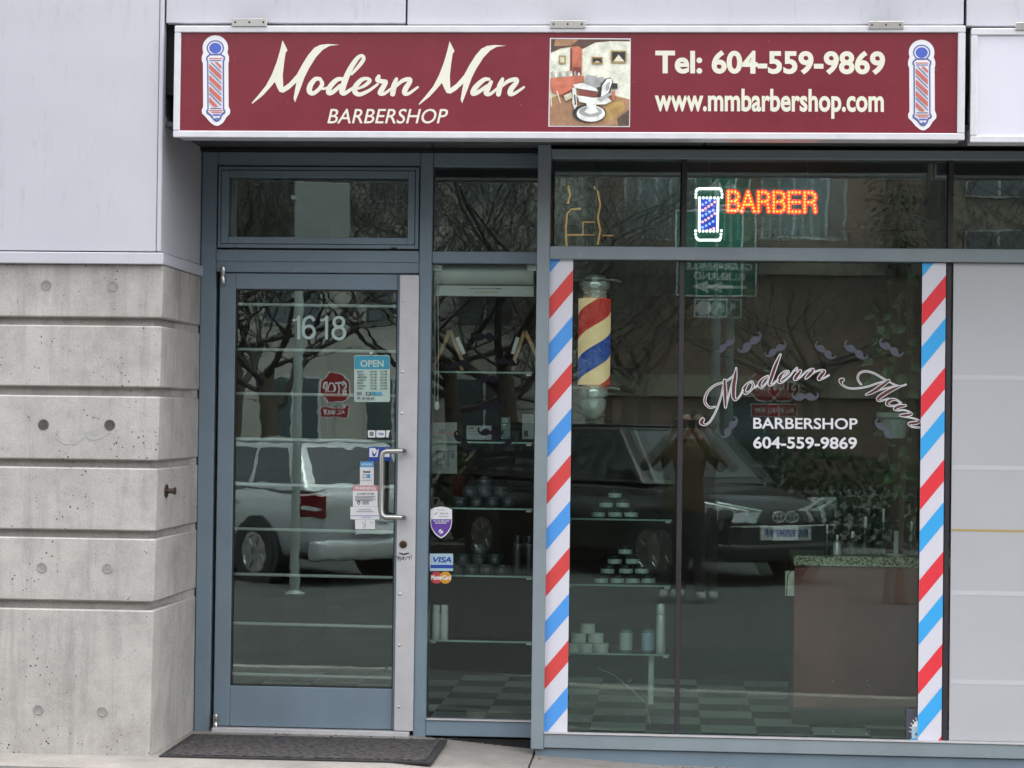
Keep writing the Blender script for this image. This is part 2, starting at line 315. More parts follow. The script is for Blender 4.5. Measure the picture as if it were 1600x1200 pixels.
# ------------------------------------------------------------------ mesh helpers
LOC = {}
def link(o): COL.objects.link(o); return o
def tag(o, label=None, cat=None, group=None, kind=None):
    for k, v in (('label', label), ('category', cat), ('group', group), ('kind', kind)):
        if v: o[k] = v
    return o
def thing(name, label, cat, loc=(0, 0, 0), group=None, rotz=0.0):
    o = link(bpy.data.objects.new(name, None)); o.empty_display_size = 0.1
    o.location = loc; o.rotation_euler = (0, 0, rotz); LOC[o.name] = Vector(loc)
    return tag(o, label, cat, group)
class MB:
    def __init__(s): s.v = []; s.f = []; s.m = []; s.mats = []
    def mi(s, mat):
        if mat not in s.mats: s.mats.append(mat)
        return s.mats.index(mat)
    def add(s, verts, faces, mat):
        o = len(s.v); k = s.mi(mat); s.v += [tuple(v) for v in verts]
        for f in faces: s.f.append([i + o for i in f]); s.m.append(k)
    def box(s, x0, x1, y0, y1, z0, z1, mat):
        v = [(x, y, z) for z in (z0, z1) for y in (y0, y1) for x in (x0, x1)]
        s.add(v, [(0, 2, 3, 1), (4, 5, 7, 6), (0, 1, 5, 4), (2, 6, 7, 3), (0, 4, 6, 2), (1, 3, 7, 5)], mat)
    def hexa(s, a, b, mat):          # two quads (bottom, top or front, back)
        s.add(list(a) + list(b), [(0, 3, 2, 1), (4, 5, 6, 7), (0, 1, 5, 4), (1, 2, 6, 5), (2, 3, 7, 6), (3, 0, 4, 7)], mat)
    def tube(s, path, rad, mat, n=8, cap=True):
        path = [Vector(p) for p in path]; rad = rad if isinstance(rad, (list, tuple)) else [rad] * len(path)
        vs = []; up = None
        for i, p in enumerate(path):
            d = (path[min(i + 1, len(path) - 1)] - path[max(i - 1, 0)])
            d = d.normalized() if d.length > 1e-9 else Vector((0, 0, 1))
            if up is None: up = Vector((1, 0, 0)) if abs(d.x) < 0.8 else Vector((0, 1, 0))
            a = d.cross(up).normalized(); b = d.cross(a).normalized(); up = a.cross(d) if a.cross(d).length > 1e-6 else up
            for k in range(n):
                t = 2 * math.pi * k / n; vs.append(p + (a * math.cos(t) + b * math.sin(t)) * rad[i])
        fs = [(i * n + k, i * n + (k + 1) % n, (i + 1) * n + (k + 1) % n, (i + 1) * n + k) for i in range(len(path) - 1) for k in range(n)]
        if cap: fs += [tuple(range(n))[::-1], tuple(range((len(path) - 1) * n, len(path) * n))]
        s.add(vs, fs, mat)
    def lathe(s, prof, c, mat, n=24, axis='z'):
        vs = []
        for r, h in prof:
            for k in range(n):
                t = 2 * math.pi * k / n; a, b = r * math.cos(t), r * math.sin(t)
                vs.append((c[0] + a, c[1] + b, c[2] + h) if axis == 'z' else ((c[0] + a, c[1] + h, c[2] + b) if axis == 'y' else (c[0] + h, c[1] + a, c[2] + b)))
        fs = [(i * n + k, i * n + (k + 1) % n, (i + 1) * n + (k + 1) % n, (i + 1) * n + k) for i in range(len(prof) - 1) for k in range(n)]
        fs += [tuple(range(n))[::-1], tuple(range((len(prof) - 1) * n, len(prof) * n))]
        s.add(vs, fs, mat)
    def build(s, name, parent=None, smooth=False, bevel=0.0, local=False, origin=None, label=None, cat=None, group=None, kind=None, segs=1):
        me = bpy.data.meshes.new(name)
        if parent is not None: off = Vector((0, 0, 0)) if local else LOC.get(parent.name, Vector((0, 0, 0)))
        elif origin is not None: off = Vector(origin)
        else:
            xs = [v[0] for v in s.v]; ys = [v[1] for v in s.v]; zs = [v[2] for v in s.v]
            off = Vector(((min(xs) + max(xs)) / 2, (min(ys) + max(ys)) / 2, min(zs)))
        me.from_pydata([tuple(Vector(v) - off) for v in s.v], [], s.f)
        for m_ in s.mats: me.materials.append(MATS[m_])
        me.polygons.foreach_set('material_index', s.m)
        bm = bmesh.new(); bm.from_mesh(me)
        bmesh.ops.recalc_face_normals(bm, faces=bm.faces)
        if bevel: bmesh.ops.bevel(bm, geom=[e for e in bm.edges if len(e.link_faces) == 2 and e.calc_face_angle(0) > 0.5], offset=bevel, segments=segs, affect='EDGES', profile=0.6)
        bm.to_mesh(me); bm.free()
        if smooth:
            me.polygons.foreach_set('use_smooth', [True] * len(me.polygons))
            try: me.set_sharp_from_angle(angle=R(40))
            except Exception: pass
        o = link(bpy.data.objects.new(name, me))
        if parent is not None:
            o.parent = parent; LOC[o.name] = Vector((0, 0, 0)) if local else LOC.get(parent.name, Vector((0, 0, 0)))
        else: o.location = off; LOC[o.name] = off.copy()
        return tag(o, label, cat, group, kind)
def wbox(name, x0, x1, y0, y1, z0, z1, mat, parent=None, bevel=0.0, **k):
    m = MB(); m.box(min(x0, x1), max(x0, x1), min(y0, y1), max(y0, y1), min(z0, z1), max(z0, z1), mat); return m.build(name, parent, bevel=bevel, **k)
def pbox(name, px0, py0, px1, py1, Y0, Y1, mat, parent=None, bevel=0.0, **k):
    mx, my = (px0 + px1) / 2, (py0 + py1) / 2
    return wbox(name, PX(px0, my, Y0), PX(px1, my, Y0), Y0, Y1, PZ(mx, py1, Y0), PZ(mx, py0, Y0), mat, parent, bevel, **k)
def dup(root, loc, label=None):
    r = link(root.copy()); r.location = loc
    if label: r['label'] = label
    for ch in list(root.children):
        c = link(ch.copy()); c.parent = r
        for g in ch.children: d = link(g.copy()); d.parent = c
    return r
_TM = {}
def text_mesh(s, bold=0.0, shear=0.0, space=1.0):
    key = (s, bold, shear, space)
    if key in _TM: return _TM[key]
    cu = bpy.data.curves.new('lettering', 'FONT'); cu.body = s; cu.offset = bold; cu.shear = shear; cu.space_character = space
    cu.resolution_u = 4; cu.fill_mode = 'BOTH'
    ob = link(bpy.data.objects.new('lettering', cu)); dg = bpy.context.evaluated_depsgraph_get()
    me = bpy.data.meshes.new_from_object(ob.evaluated_get(dg))
    v = [(p.co.x, p.co.y) for p in me.vertices]; f = [tuple(p.vertices) for p in me.polygons]
    bpy.data.objects.remove(ob); bpy.data.curves.remove(cu); bpy.data.meshes.remove(me)
    _TM[key] = (v, f); return v, f
def catmull(pts, n=7):
    out = []
    for i in range(len(pts) - 1):
        p0, p1, p2, p3 = pts[max(i - 1, 0)], pts[i], pts[i + 1], pts[min(i + 2, len(pts) - 1)]
        for k in range(n):
            t = k / n
            out.append(tuple(0.5 * (2 * b + (c - a) * t + (2 * a - 5 * b + 4 * c - d) * t * t + (3 * b - a - 3 * c + d) * t ** 3) for a, b, c, d in zip(p0, p1, p2, p3)))
    out.append(tuple(pts[-1])); return out
class Flat:                                         # flat print / vinyl on a plane y = Y, drawn in stacked layers
    def __init__(s, Y, step=0.0004): s.Y = Y; s.step = step; s.k = 0; s.mb = MB()
    def lay(s): s.k += 1; return s.Y - s.k * s.step
    def pts(s, pts, faces, mat, y):
        s.mb.add([(P(a, b, s.Y).x, y, P(a, b, s.Y).z) for a, b in pts], faces, mat)
    def poly(s, pts, mat):
        s.pts(pts, [tuple(range(len(pts)))], mat, s.lay()); return s
    def rect(s, x0, y0, x1, y1, mat, r=0):
        if r:
            q = []
            for cx, cy, a0 in ((x1 - r, y0 + r, -90), (x1 - r, y1 - r, 0), (x0 + r, y1 - r, 90), (x0 + r, y0 + r, 180)):
                q += [(cx + r * math.cos(R(a0 + a)), cy + r * math.sin(R(a0 + a))) for a in (0, 30, 60, 90)]
            return s.poly(q, mat)
        return s.poly([(x0, y0), (x1, y0), (x1, y1), (x0, y1)], mat)
    def ell(s, cx, cy, rx, ry, mat, n=28): return s.poly([(cx + rx * math.cos(2 * math.pi * i / n), cy + ry * math.sin(2 * math.pi * i / n)) for i in range(n)], mat)
    def text(s, t, x0, y0, x1, y1, mat, bold=0.0, shear=0.0, space=1.0, skew=0.0):
        v, f = text_mesh(t, bold, shear, space)
        xs = [a for a, b in v]; ys = [b for a, b in v]; ax, bx, ay, by = min(xs), max(xs), min(ys), max(ys)
        s.pts([(x0 + (a - ax) / (bx - ax) * (x1 - x0), y1 - (b - ay) / (by - ay) * (y1 - y0) + skew * (a - ax) / (bx - ax)) for a, b in v], f, mat, s.lay()); return s
    def stroke(s, pts, mat, extra=0.0, sc=1.0, o=(0, 0), n=7, round_=True):
        y = s.lay(); c = catmull(pts, n); L = []; Rr = []
        for i, (x, yy, wd) in enumerate(c):
            a = c[max(i - 1, 0)]; b = c[min(i + 1, len(c) - 1)]
            dx, dy = b[0] - a[0], b[1] - a[1]; l = math.hypot(dx, dy) or 1; h = max(0.5, (wd + extra)) / 2
            L.append((o[0] + (x - dy / l * h) / sc, o[1] + (yy + dx / l * h) / sc)); Rr.append((o[0] + (x + dy / l * h) / sc, o[1] + (yy - dx / l * h) / sc))
        m = len(L); s.mb.add([(P(a, b, s.Y).x, y - 3e-6 * (i % m), P(a, b, s.Y).z) for i, (a, b) in enumerate(L + Rr)], [(i, i + 1, m + i + 1, m + i) for i in range(m - 1)], mat)
        if round_:
            for (x, yy, wd) in (c[0], c[-1]):
                h = max(0.5, wd + extra) / 2 / sc; s.ell(o[0] + x / sc, o[1] + yy / sc, h, h, mat, 12)
        return s
    def build(s, name, parent=None, **k): return s.mb.build(name, parent, **k)

# ================================================================== STRUCTURE: ground
def zg(x, y):                                        # the pavement falls to the street and a little to the east
    t = min(1, max(0, (x + 1.05) / 0.75)); t = t * t * (3 - 2 * t)
    return -0.085 * t - 0.012 * max(0, x) - 0.030 * max(0.0, -y - 0.9) * (1 - 0.35 * t)
pv = tag(link(bpy.data.objects.new('pavement', None)), kind='structure'); LOC[pv.name] = Vector((0, 0, 0))
xs = [-9, -7.4, -5.9, -4.4, -2.95, -0.62, 1.55, 3.05, 4.6, 6.1, 7.6, 9.1]
ys = [0.18, -1.02, -2.15, -3.05]
for i in range(len(xs) - 1):
    for j in range(len(ys) - 1):
        g = 0.005; N = 4; m = MB()
        X0, X1, Y0, Y1 = xs[i] + g, xs[i + 1] - g, ys[j + 1] + g, ys[j] - g
        vv = []; ff = []
        for b in range(N + 1):
            for a in range(N + 1):
                x = X0 + (X1 - X0) * a / N; y = Y0 + (Y1 - Y0) * b / N; vv.append((x, y, zg(x, y)))
        ff = [(b * (N + 1) + a, b * (N + 1) + a + 1, (b + 1) * (N + 1) + a + 1, (b + 1) * (N + 1) + a) for a in range(N) for b in range(N)]
        rim = [b for b in range(N + 1)] + [(b + 1) * (N + 1) - 1 for b in range(1, N + 1)] + [N * (N + 1) + a for a in range(N - 1, -1, -1)] + [b * (N + 1) for b in range(N - 1, 0, -1)]
        o = len(vv); vv += [(vv[q][0], vv[q][1], vv[q][2] - 0.08) for q in rim]
        ff += [(rim[q], o + q, o + (q + 1) % len(rim), rim[(q + 1) % len(rim)]) for q in range(len(rim))]
        m.add(vv, ff, 'paving' if j == 0 else 'paving_dark'); m.build('paving_slab', pv)
m = MB(); m.add([(-9, 0.2, -0.06), (9.1, 0.2, -0.26), (9.1, -3.1, -0.30), (-9, -3.1, -0.17)], [(0, 1, 2, 3)], 'black_gap'); m.build('joint_bed', pv)
kb = tag(link(bpy.data.objects.new('kerb', None)), kind='structure'); LOC[kb.name] = Vector((0, 0, 0))
for i in range(10):
    x0 = -9 + i * 1.81
    z0, z1 = zg(x0, -3.05), zg(x0 + 1.8, -3.05); m = MB()
    m.hexa([(x0, -3.22, -0.4), (x0 + 1.8, -3.22, -0.4), (x0 + 1.8, -3.06, -0.4), (x0, -3.06, -0.4)], [(x0, -3.205, z0), (x0 + 1.8, -3.205, z1), (x0 + 1.8, -3.06, z1), (x0, -3.06, z0)], 'paving'); m.build('kerb_stone', kb, bevel=0.012)
ROADZ = -0.235
m = MB(); m.add([(-90, -80, ROADZ), (90, -80, ROADZ), (90, -3.2, ROADZ), (-90, -3.2, ROADZ)], [(0, 1, 2, 3)], 'asphalt'); m.build('road', origin=(0, -10, ROADZ), kind='structure')
m = MB(); m.box(-40, 40, -46, -17.0, ROADZ - 0.1, ROADZ + 0.13, 'paving_dark'); m.build('far_pavement', kind='structure')

# ================================================================== shop interior shell
RX0, RX1, RYB = PX(305, 700, 0.2) - 0.05, 4.6, 4.6
ZC = 2.80
YG, YD = 0.0, 0.12                                   # window glass plane, door frame plane
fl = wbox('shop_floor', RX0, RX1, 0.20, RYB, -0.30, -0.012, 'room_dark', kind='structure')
TS = 0.272
for j in range(9):
    for i in range(24):
        x0 = RX0 + 0.05 + i * TS
        if x0 > 3.2: break
        y0 = 0.215 + j * TS
        wbox('carpet_tile', x0 + 0.001, x0 + TS - 0.001, y0, y0 + TS - 0.002, -0.0115, -0.004 + 0.0006 * ((i * 7 + j * 3) % 3), 'carpet_light' if (i + j) % 2 == 0 else 'carpet_dark', fl)
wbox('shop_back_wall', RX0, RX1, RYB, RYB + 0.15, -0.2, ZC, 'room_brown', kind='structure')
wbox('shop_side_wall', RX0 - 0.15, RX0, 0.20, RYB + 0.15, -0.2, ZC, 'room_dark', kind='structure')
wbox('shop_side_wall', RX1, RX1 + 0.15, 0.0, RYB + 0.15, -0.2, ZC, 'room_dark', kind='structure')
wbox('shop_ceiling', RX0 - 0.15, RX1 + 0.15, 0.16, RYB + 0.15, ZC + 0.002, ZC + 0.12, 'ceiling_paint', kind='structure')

# ================================================================== concrete pier
YP = -0.68
pier = thing('concrete_pier', 'board-marked grey concrete pier with recessed joints left of the blue door', 'pier', (PX(100, 1180, YP), YP, 0))
courses = [(412, 495.5), (508, 604), (618, 718), (730, 828), (840, 938.5), (951.5, 1183)]
XL = PX(-900, 700, YP); XB = PX(309, 700, YD)
def corner(py): return 255 + (233 - 255) * (py - 413) / (1182 - 413)
def pier_block(y0, y1, inset, name, mat, z1=None):
    a, b = P(corner(y0), y0 - 0.0, YP).x - inset, P(corner(y1), y1, YP).x - inset
    zt, zb = PZ(100, y0, YP), PZ(100, y1, YP)
    if z1 is not None: zb = z1
    yf = YP + inset; m = MB()
    xb = XB - 0.001 if inset else XB
    m.hexa([(XL, yf, zb), (b, yf, zb), (xb, YD + 0.1, zb), (XL, YD + 0.1, zb)], [(XL, yf, zt), (a, yf, zt), (xb + 0.0, YD + 0.1, zt), (XL, YD + 0.1, zt)], mat)
    return m.build(name, pier, bevel=0.006 if inset == 0 else 0)
for y0, y1 in courses: pier_block(y0, y1, 0, 'concrete_block', 'concrete')
pier_block(414, 1182, 0.045, 'recessed_core', 'concrete')
wbox('plinth', XL, P(234, 1183, YP).x - 0.02, YP + 0.02, YD + 0.1, -0.25, PZ(100, 1183.5, YP), 'concrete', pier)
for (px, py, dk) in ((68, 663.5, 1), (171.5, 664, 1), (72, 446, 0), (176, 447.5, 0), (65.5, 887, 0), (168, 888, 0), (60, 1109, 0), (160, 1112, 0)):
    c = P(px, py, YP); m = MB()
    m.lathe([(0.024, 0), (0.024, -0.002), (0.018, -0.003), (0.016, -0.0012)], (c.x, c.y, c.z), 'tie_dark' if dk else 'tie_grey', 18, 'y')
    m.build('tie_hole_plug', pier, smooth=True)
c = P(256, 767, YP + 0.17); m = MB()
xw = corner(767); cx = P(xw, 767, YP).x
m.lathe([(0.030, -0.004), (0.030, 0.004), (0.012, 0.005), (0.011, 0.030), (0.016, 0.031), (0.016, 0.042)], (cx + 0.004, YP + 0.17, c.z), 'lock_bronze', 16, 'x'); m.build('hose_spigot', pier, smooth=True)
chalk = Flat(YP - 0.0006, 0.0002)
chalk.ell(111, 646, 7, 6, 'chalk').ell(148, 646, 6, 6, 'chalk')
chalk.stroke([(85, 678, 2), (97, 690, 4), (115, 692, 5), (126, 684, 7), (134, 678, 8), (141, 684, 6), (155, 684, 4), (170, 676, 2)], 'chalk')
chalk.build('chalk_smile', label='faint chalk smiling face drawn on the concrete pier', cat='chalk drawing')

# ================================================================== building cladding
YC = -0.70
bld = thing('shop_building', 'pale lilac grey metal clad building over the red shop sign', 'building', (0, YC, 0))
zf0, zf1 = PZ(100, 412, YC), PZ(100, 394, YC)
xe = PX(254, 200, YC)
wbox('wall_panel', XL, xe - 0.022, YC, YC + 0.60, zf1 + 0.006, 4.6, 'cladding', bld, 0.003)
wbox('corner_trim', xe - 0.019, xe, YC - 0.003, YC + 0.05, zf1 + 0.006, 4.6, 'cladding', bld, 0.004)
wbox('return_panel', xe - 0.3, xe - 0.002, YC + 0.053, YD + 0.02, zf1 + 0.006, ZC + 0.03, 'cladding', bld, 0.002)
wbox('flashing', XL, PX(256, 400, YC), YC - 0.012, YD + 0.02, zf0, zf1, 'cladding', bld, 0.003)
zb = PZ(880, 37.5, YC)
for a, b in ((263, 636.5), (639.5, 1508), (1512.5, 1960), (1963.5, 2500)):
    pbox('fascia_panel', a, -420, b, 37.5 + (a + b) / 2 * 0.0035 - 3, YC, YC + 0.05, 'cladding', bld, 0.003)
wbox('backing_wall', XL, 6.5, YC + 0.07, RYB + 0.2, ZC + 0.13, 4.7, 'black_gap', bld)
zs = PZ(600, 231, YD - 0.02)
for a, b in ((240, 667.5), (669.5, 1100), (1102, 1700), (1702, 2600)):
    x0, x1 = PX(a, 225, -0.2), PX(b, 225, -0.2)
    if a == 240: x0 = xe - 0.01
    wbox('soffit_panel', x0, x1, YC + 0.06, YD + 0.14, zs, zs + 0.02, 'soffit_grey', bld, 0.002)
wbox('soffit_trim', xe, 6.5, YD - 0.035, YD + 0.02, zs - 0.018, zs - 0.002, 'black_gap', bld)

# ================================================================== glazed shopfront
fr = thing('shopfront', 'blue grey aluminium shopfront frame with tall glazed panes', 'shopfront', (0, 0, 0))
FM, FW = 'frame_paint', 'frame_paint_lit'
def V(name, pxa, pxb, pyt, pyb, Y0, Y1, mat, zt=None, zb=None, bev=0.003):
    my = (pyt + pyb) / 2; mx = (pxa + pxb) / 2
    return wbox(name, PX(pxa, my, Y0), PX(pxb, my, Y0), Y0, Y1, PZ(mx, pyb, Y0) if zb is None else zb, PZ(mx, pyt, Y0) if zt is None else zt, mat, fr, bev)
YF, YFb = -0.055, 0.075
xpost0, xpost1 = PX(835, 700, YF), PX(855, 700, YF)
wbox('corner_post', xpost0, xpost1, YF, YD + 0.11, PZ(840, 1171, YF), zs - 0.0, FW, fr, 0.003)
XR = 3.9
zt0, zt1 = PZ(1180, 407, YF), PZ(1180, 386.5, YF)
zsl0, zsl1 = PZ(1180, 1176.5, YF), PZ(1180, 1154.5, YF)
zh0 = PZ(1180, 248, YF); 
wbox('head_rail', xpost1 + 0.001, XR, YF + 0.003, YFb, zh0, zs - 0.02, FW, fr, 0.003)
wbox('transom', xpost1 + 0.001, XR, YF + 0.002, YFb, zt0, zt1, FW, fr, 0.003)
wbox('sill_rail', xpost1 + 0.001, XR, YF + 0.002, YFb, zsl0, zsl1, FW, fr, 0.003)
wbox('sill_cap', xpost1 + 0.001, XR, YF - 0.004, -0.02, zsl1 + 0.001, zsl1 + 0.008, 'aluminium', fr, 0.001)
wbox('kick_plate', xpost0 + 0.02, XR, YF + 0.022, YFb, -0.26, zsl0 - 0.004, FM, fr, 0.002)
for pa, pb in ((1057.5, 1065.5), (1475, 1483.5)):
    xa, xb = PX(pa, 785, -0.012), PX(pb, 785, -0.012)
    wbox('mullion', xa, xb, -0.014, YFb - 0.01, zsl1 + 0.001, zt0 - 0.001, 'dark_frame', fr, 0.002)
    wbox('mullion', xa + 0.006, xb + 0.006, -0.014, YFb - 0.01, zt1 + 0.001, zh0 - 0.001, 'dark_frame', fr, 0.002)
for pa in (1900,):
    wbox('mullion', PX(pa, 785), PX(pa + 9, 785), -0.014, YFb - 0.01, zsl1 + 0.001, zt0 - 0.001, 'dark_frame', fr, 0.002)
    wbox('mullion', PX(pa, 785), PX(pa + 9, 785), -0.014, YFb - 0.01, zt1 + 0.001, zh0 - 0.001, 'dark_frame', fr, 0.002)
def pane(name, x0, x1, y, z0, z1, mat, parent, yaw=0.0, pitch=0.0, th=0.005):
    m = MB(); hx, hz = (x1 - x0) / 2, (z1 - z0) / 2; cx, cz = (x0 + x1) / 2, (z0 + z1) / 2
    q = []
    for yy in (0, th):
        q += [(cx + a * hx, y + yy + a * hx * yaw + b * hz * pitch, cz + b * hz) for a, b in ((-1, -1), (1, -1), (1, 1), (-1, 1))]
    m.hexa(q[:4], q[4:], mat); return m.build(name, parent)
xm1, xm2 = PX(1061.5, 785), PX(1479, 785)
XS = [xpost1 + 0.004, xm1, xm2, PX(1904, 785), XR]
for i, (yw, pt) in enumerate(((-0.0045, 0.0), (-0.0065, 0.0), (0.0, 0.0), (0.0, 0.0))):
    g = 0.013
    pane('glass_pane', XS[i] + g, XS[i + 1] - g, YG, zsl1 + 0.004, zt0 - 0.004, 'glass_outer', fr, yw, pt)
    if i < 2: pane('inner_glass_pane', XS[i] + g, XS[i + 1] - g, YG + 0.024, zsl1 + 0.004, zt0 - 0.004, 'glass_inner', fr, yw - 0.0052, pt)
    pane('upper_glass_pane', XS[i] + g, XS[i + 1] - g, YG, zt1 + 0.004, zh0 - 0.004, 'glass_upper', fr, (-0.004, -0.0065, -0.003, 0)[i], 0.0)
    if i < 2: pane('inner_upper_glass_pane', XS[i] + g, XS[i + 1] - g, YG + 0.024, zt1 + 0.004, zh0 - 0.004, 'glass_upper', fr, (-0.008, -0.0115)[i], 0.0)
# --- the recessed entrance bay
def VB(name, pxa, pxb, zt, zb, Y0, Y1, py=700, mat=FM, bev=0.003): return wbox(name, PX(pxa, py, Y0), PX(pxb, py, Y0), Y0, Y1, zb, zt, mat, fr, bev)
zth = PZ(490, 1148, YD); zhd = zs - 0.019
VB('jamb_post', 309.5, 333.5, zhd, zth, YD, YD + 0.12)
VB('door_mullion', 651, 671, zhd, zth, YD, YD + 0.12)
xj, xm, xn = PX(333.5, 700, YD) + 0.001, PX(651, 700, YD) - 0.001, PX(671, 700, YD) + 0.001
xs1 = xpost0 + 0.01
Zd = lambda py, px=490: PZ(px, py, YD)
wbox('head_rail', xj, xm, YD + 0.002, YD + 0.12, Zd(259), zhd, FM, fr, 0.003)
wbox('head_rail', xn, xs1, YD + 0.002, YD + 0.12, Zd(261, 755), zhd, FM, fr, 0.003)
wbox('transom', xj, xm, YD + 0.002, YD + 0.12, Zd(426), Zd(391), FM, fr, 0.003)
wbox('transom_stop', xj, xm, YD - 0.006, YD + 0.001, Zd(409), Zd(391), FM, fr, 0.002)
wbox('transom', xn, xs1, YD + 0.002, YD + 0.12, Zd(411.5, 755), Zd(393, 755), FM, fr, 0.003)
wbox('sill_rail', xn, xs1, YD - 0.002, YD + 0.12, Zd(1148, 755) - 0.01, Zd(1127, 755), FM, fr, 0.003)
wbox('side_sill_cap', xn, xs1, YD - 0.01, YD + 0.03, Zd(1127, 755) + 0.001, Zd(1124.5, 755), 'aluminium', fr, 0.001)
wbox('threshold_gap', PX(312, 1148, YD), xpost0, YD + 0.01, YD + 0.13, -0.2, zth - 0.002, 'black_gap', fr)
# opening fanlight
tw = [(338, 655, 260.5, 389), (344, 651, 268, 381), (351, 644, 273, 375)]
def ring(name, x0, x1, z0, z1, ix0, ix1, iz0, iz1, ya, yb, mat, parent, bev=0.002):
    m = MB()
    m.box(x0, ix0, ya, yb, z0, z1, mat); m.box(ix1, x1, ya, yb, z0, z1, mat)
    m.box(ix0 + 0.0005, ix1 - 0.0005, ya, yb, z0, iz0, mat); m.box(ix0 + 0.0005, ix1 - 0.0005, ya, yb, iz1, z1, mat)
    return m.build(name, parent, bevel=bev)
sx0, sx1 = xj + 0.006, xm - 0.004
sz0, sz1 = Zd(388), Zd(261)
fan = ring('fanlight_frame', sx0, sx1, sz0, sz1, PX(346, 325, YD), PX(649, 325, YD), Zd(382), Zd(266.5), YD - 0.008, YD + 0.05, FM, fr)
ring('fanlight_sash', PX(346, 325, YD) + 0.002, PX(649, 325, YD) - 0.002, Zd(382) + 0.002, Zd(266.5) - 0.002, PX(358, 325, YD), PX(638, 325, YD), Zd(371), Zd(278), YD - 0.014, YD + 0.04, FM, fr)
pane('fanlight_pane', PX(357, 325, YD), PX(639, 325, YD), YD + 0.015, Zd(371.5), Zd(277.5), 'glass_upper', fr, 0.0, 0.0)
for px in (368, 615): pbox('weep_cap', px - 4, 386.5, px + 4, 389, YD - 0.012, YD - 0.007, 'black_gap', fr)
# side light panes
pane('side_glass_pane', xn + 0.004, xs1 - 0.004, YD + 0.03, Zd(1127, 755) + 0.002, Zd(411.5, 755) - 0.002, 'glass_outer', fr, 0.003, 0.0)
pane('upper_side_glass_pane', xn + 0.004, xs1 - 0.004, YD + 0.03, Zd(393, 755) + 0.002, Zd(261, 755) - 0.002, 'glass_upper', fr, 0.002, 0.0)

# ================================================================== entrance door
dx0, dx1 = PX(337.5, 785, YD), PX(645, 785, YD)
dz0, dz1 = Zd(1138), Zd(427.5)
door = thing('entrance_door', 'blue grey glazed shop door with steel pull handle and street number', 'door', ((dx0 + dx1) / 2, YD, dz0))
gx0, gx1 = PX(363, 760, YD), PX(617, 760, YD); gz0, gz1 = Zd(1074.5), Zd(452)
yd0, yd1 = YD + 0.012, YD + 0.058
wbox('stile', dx0, gx0, yd0, yd1, dz0, dz1, FM, door, 0.003)
wbox('stile', gx1, PX(652, 785, YD) - 0.01, yd0, yd1, dz0, dz1, FM, door, 0.003)
wbox('top_rail', gx0 + 0.0005, gx1 - 0.0005, yd0, yd1, gz1, dz1, FM, door, 0.003)
wbox('bottom_rail', gx0 + 0.0005, gx1 - 0.0005, yd0, yd1, dz0, gz0, FM, door, 0.003)
pane('glass_pane', gx0 - 0.004, gx1 + 0.004, YD + 0.032, gz0 - 0.004, gz1 + 0.004, 'glass_door', door, 0.0, 0.0)
m = MB()
for (a, b, c, d) in ((gx0, gx0 + 0.006, gz0, gz1), (gx1 - 0.006, gx1, gz0, gz1), (gx0 + 0.006, gx1 - 0.006, gz0, gz0 + 0.006), (gx0 + 0.006, gx1 - 0.006, gz1 - 0.006, gz1)): m.box(a, b, yd0 + 0.006, YD + 0.031, c, d, 'black_rubber')
m.build('gasket', door)
bars_l = (476, 546.5, 615.5, 686.5, 757.5, 827.5, 898.5, 975.5, 1055)
for py in bars_l:
    z = PZ(490, py + 0.8, YD + 0.075); m = MB()
    m.tube([(gx0 - 0.01, YD + 0.075, z + 0.001), (gx1 + 0.01, YD + 0.075, z - 0.003)], 0.0075, 'bar_white', 8); m.build('security_bar', door, smooth=True)
ax0, ax1 = PX(621, 785, YD), PX(650.5, 785, YD)
pl = wbox('cover_plate', ax0, ax1, YD - 0.012, YD - 0.006, Zd(1141.5, 635), Zd(430, 635), 'aluminium', door, 0.001)
wbox('plate_spacer', ax0 + 0.01, ax1 - 0.01, YD - 0.0055, YD + 0.0115, Zd(1139, 635), Zd(432, 635), 'frame_paint', door)
for py in (470, 581, 646, 928, 1008, 1104):
    z = Zd(py, 630); x = PX(630.5 - (py - 470) * 0.0105, py, YD); m = MB()
    m.lathe([(0.0065, 0), (0.006, -0.003), (0.003, -0.0045), (0.0, -0.0048)], (x, YD - 0.012, z), 'steel', 12, 'y'); m.build('rivet', pl, smooth=True)
c = P(630, 850.5, YD - 0.012); m = MB()
m.lathe([(0.019, 0), (0.018, -0.006), (0.013, -0.008), (0.012, -0.010), (0.0, -0.010)], c, 'lock_bronze', 20, 'y')
m.box(c.x - 0.0018, c.x + 0.0018, c.y - 0.0115, c.y - 0.0095, c.z - 0.007, c.z + 0.005, 'black_gap'); lk = m.build('lock_cylinder', door, smooth=True)
sc_ = Flat(YD - 0.0122, 0.0001)
for k in range(16):
    a = random.uniform(-11, 11); sc_.stroke([(631 + a, 870 + abs(a) * -0.25 + random.uniform(-1, 4), 1.0), (631 + a + random.uniform(-3, 3), 874 + random.uniform(-3, 4), 0.8)], 'lock_bronze', n=3, round_=False)
sc_.stroke([(624, 864, 1.6), (631, 866, 2.4), (639, 864, 1.5)], 'lock_bronze', n=3)
sc_.build('scratched_patch', pl, label='rusty scratched patch under the lock')
hx = 596.5; yh = YD - 0.075; m = MB()
pt = [P(632, 704.5, YD - 0.012), P(632, 704.5, YD - 0.05)]
a = P(629, 704.5, yh); b = P(604, 704.5, yh); c1 = P(598, 707, yh); c2 = P(596.3, 713, yh); d = P(594.8, 798, yh); e1 = P(596.5, 804.5, yh); e2 = P(602, 808, yh); g_ = P(628, 808.5, yh); q1 = P(631, 808.5, YD - 0.05); q2 = P(631, 808.5, YD - 0.012)
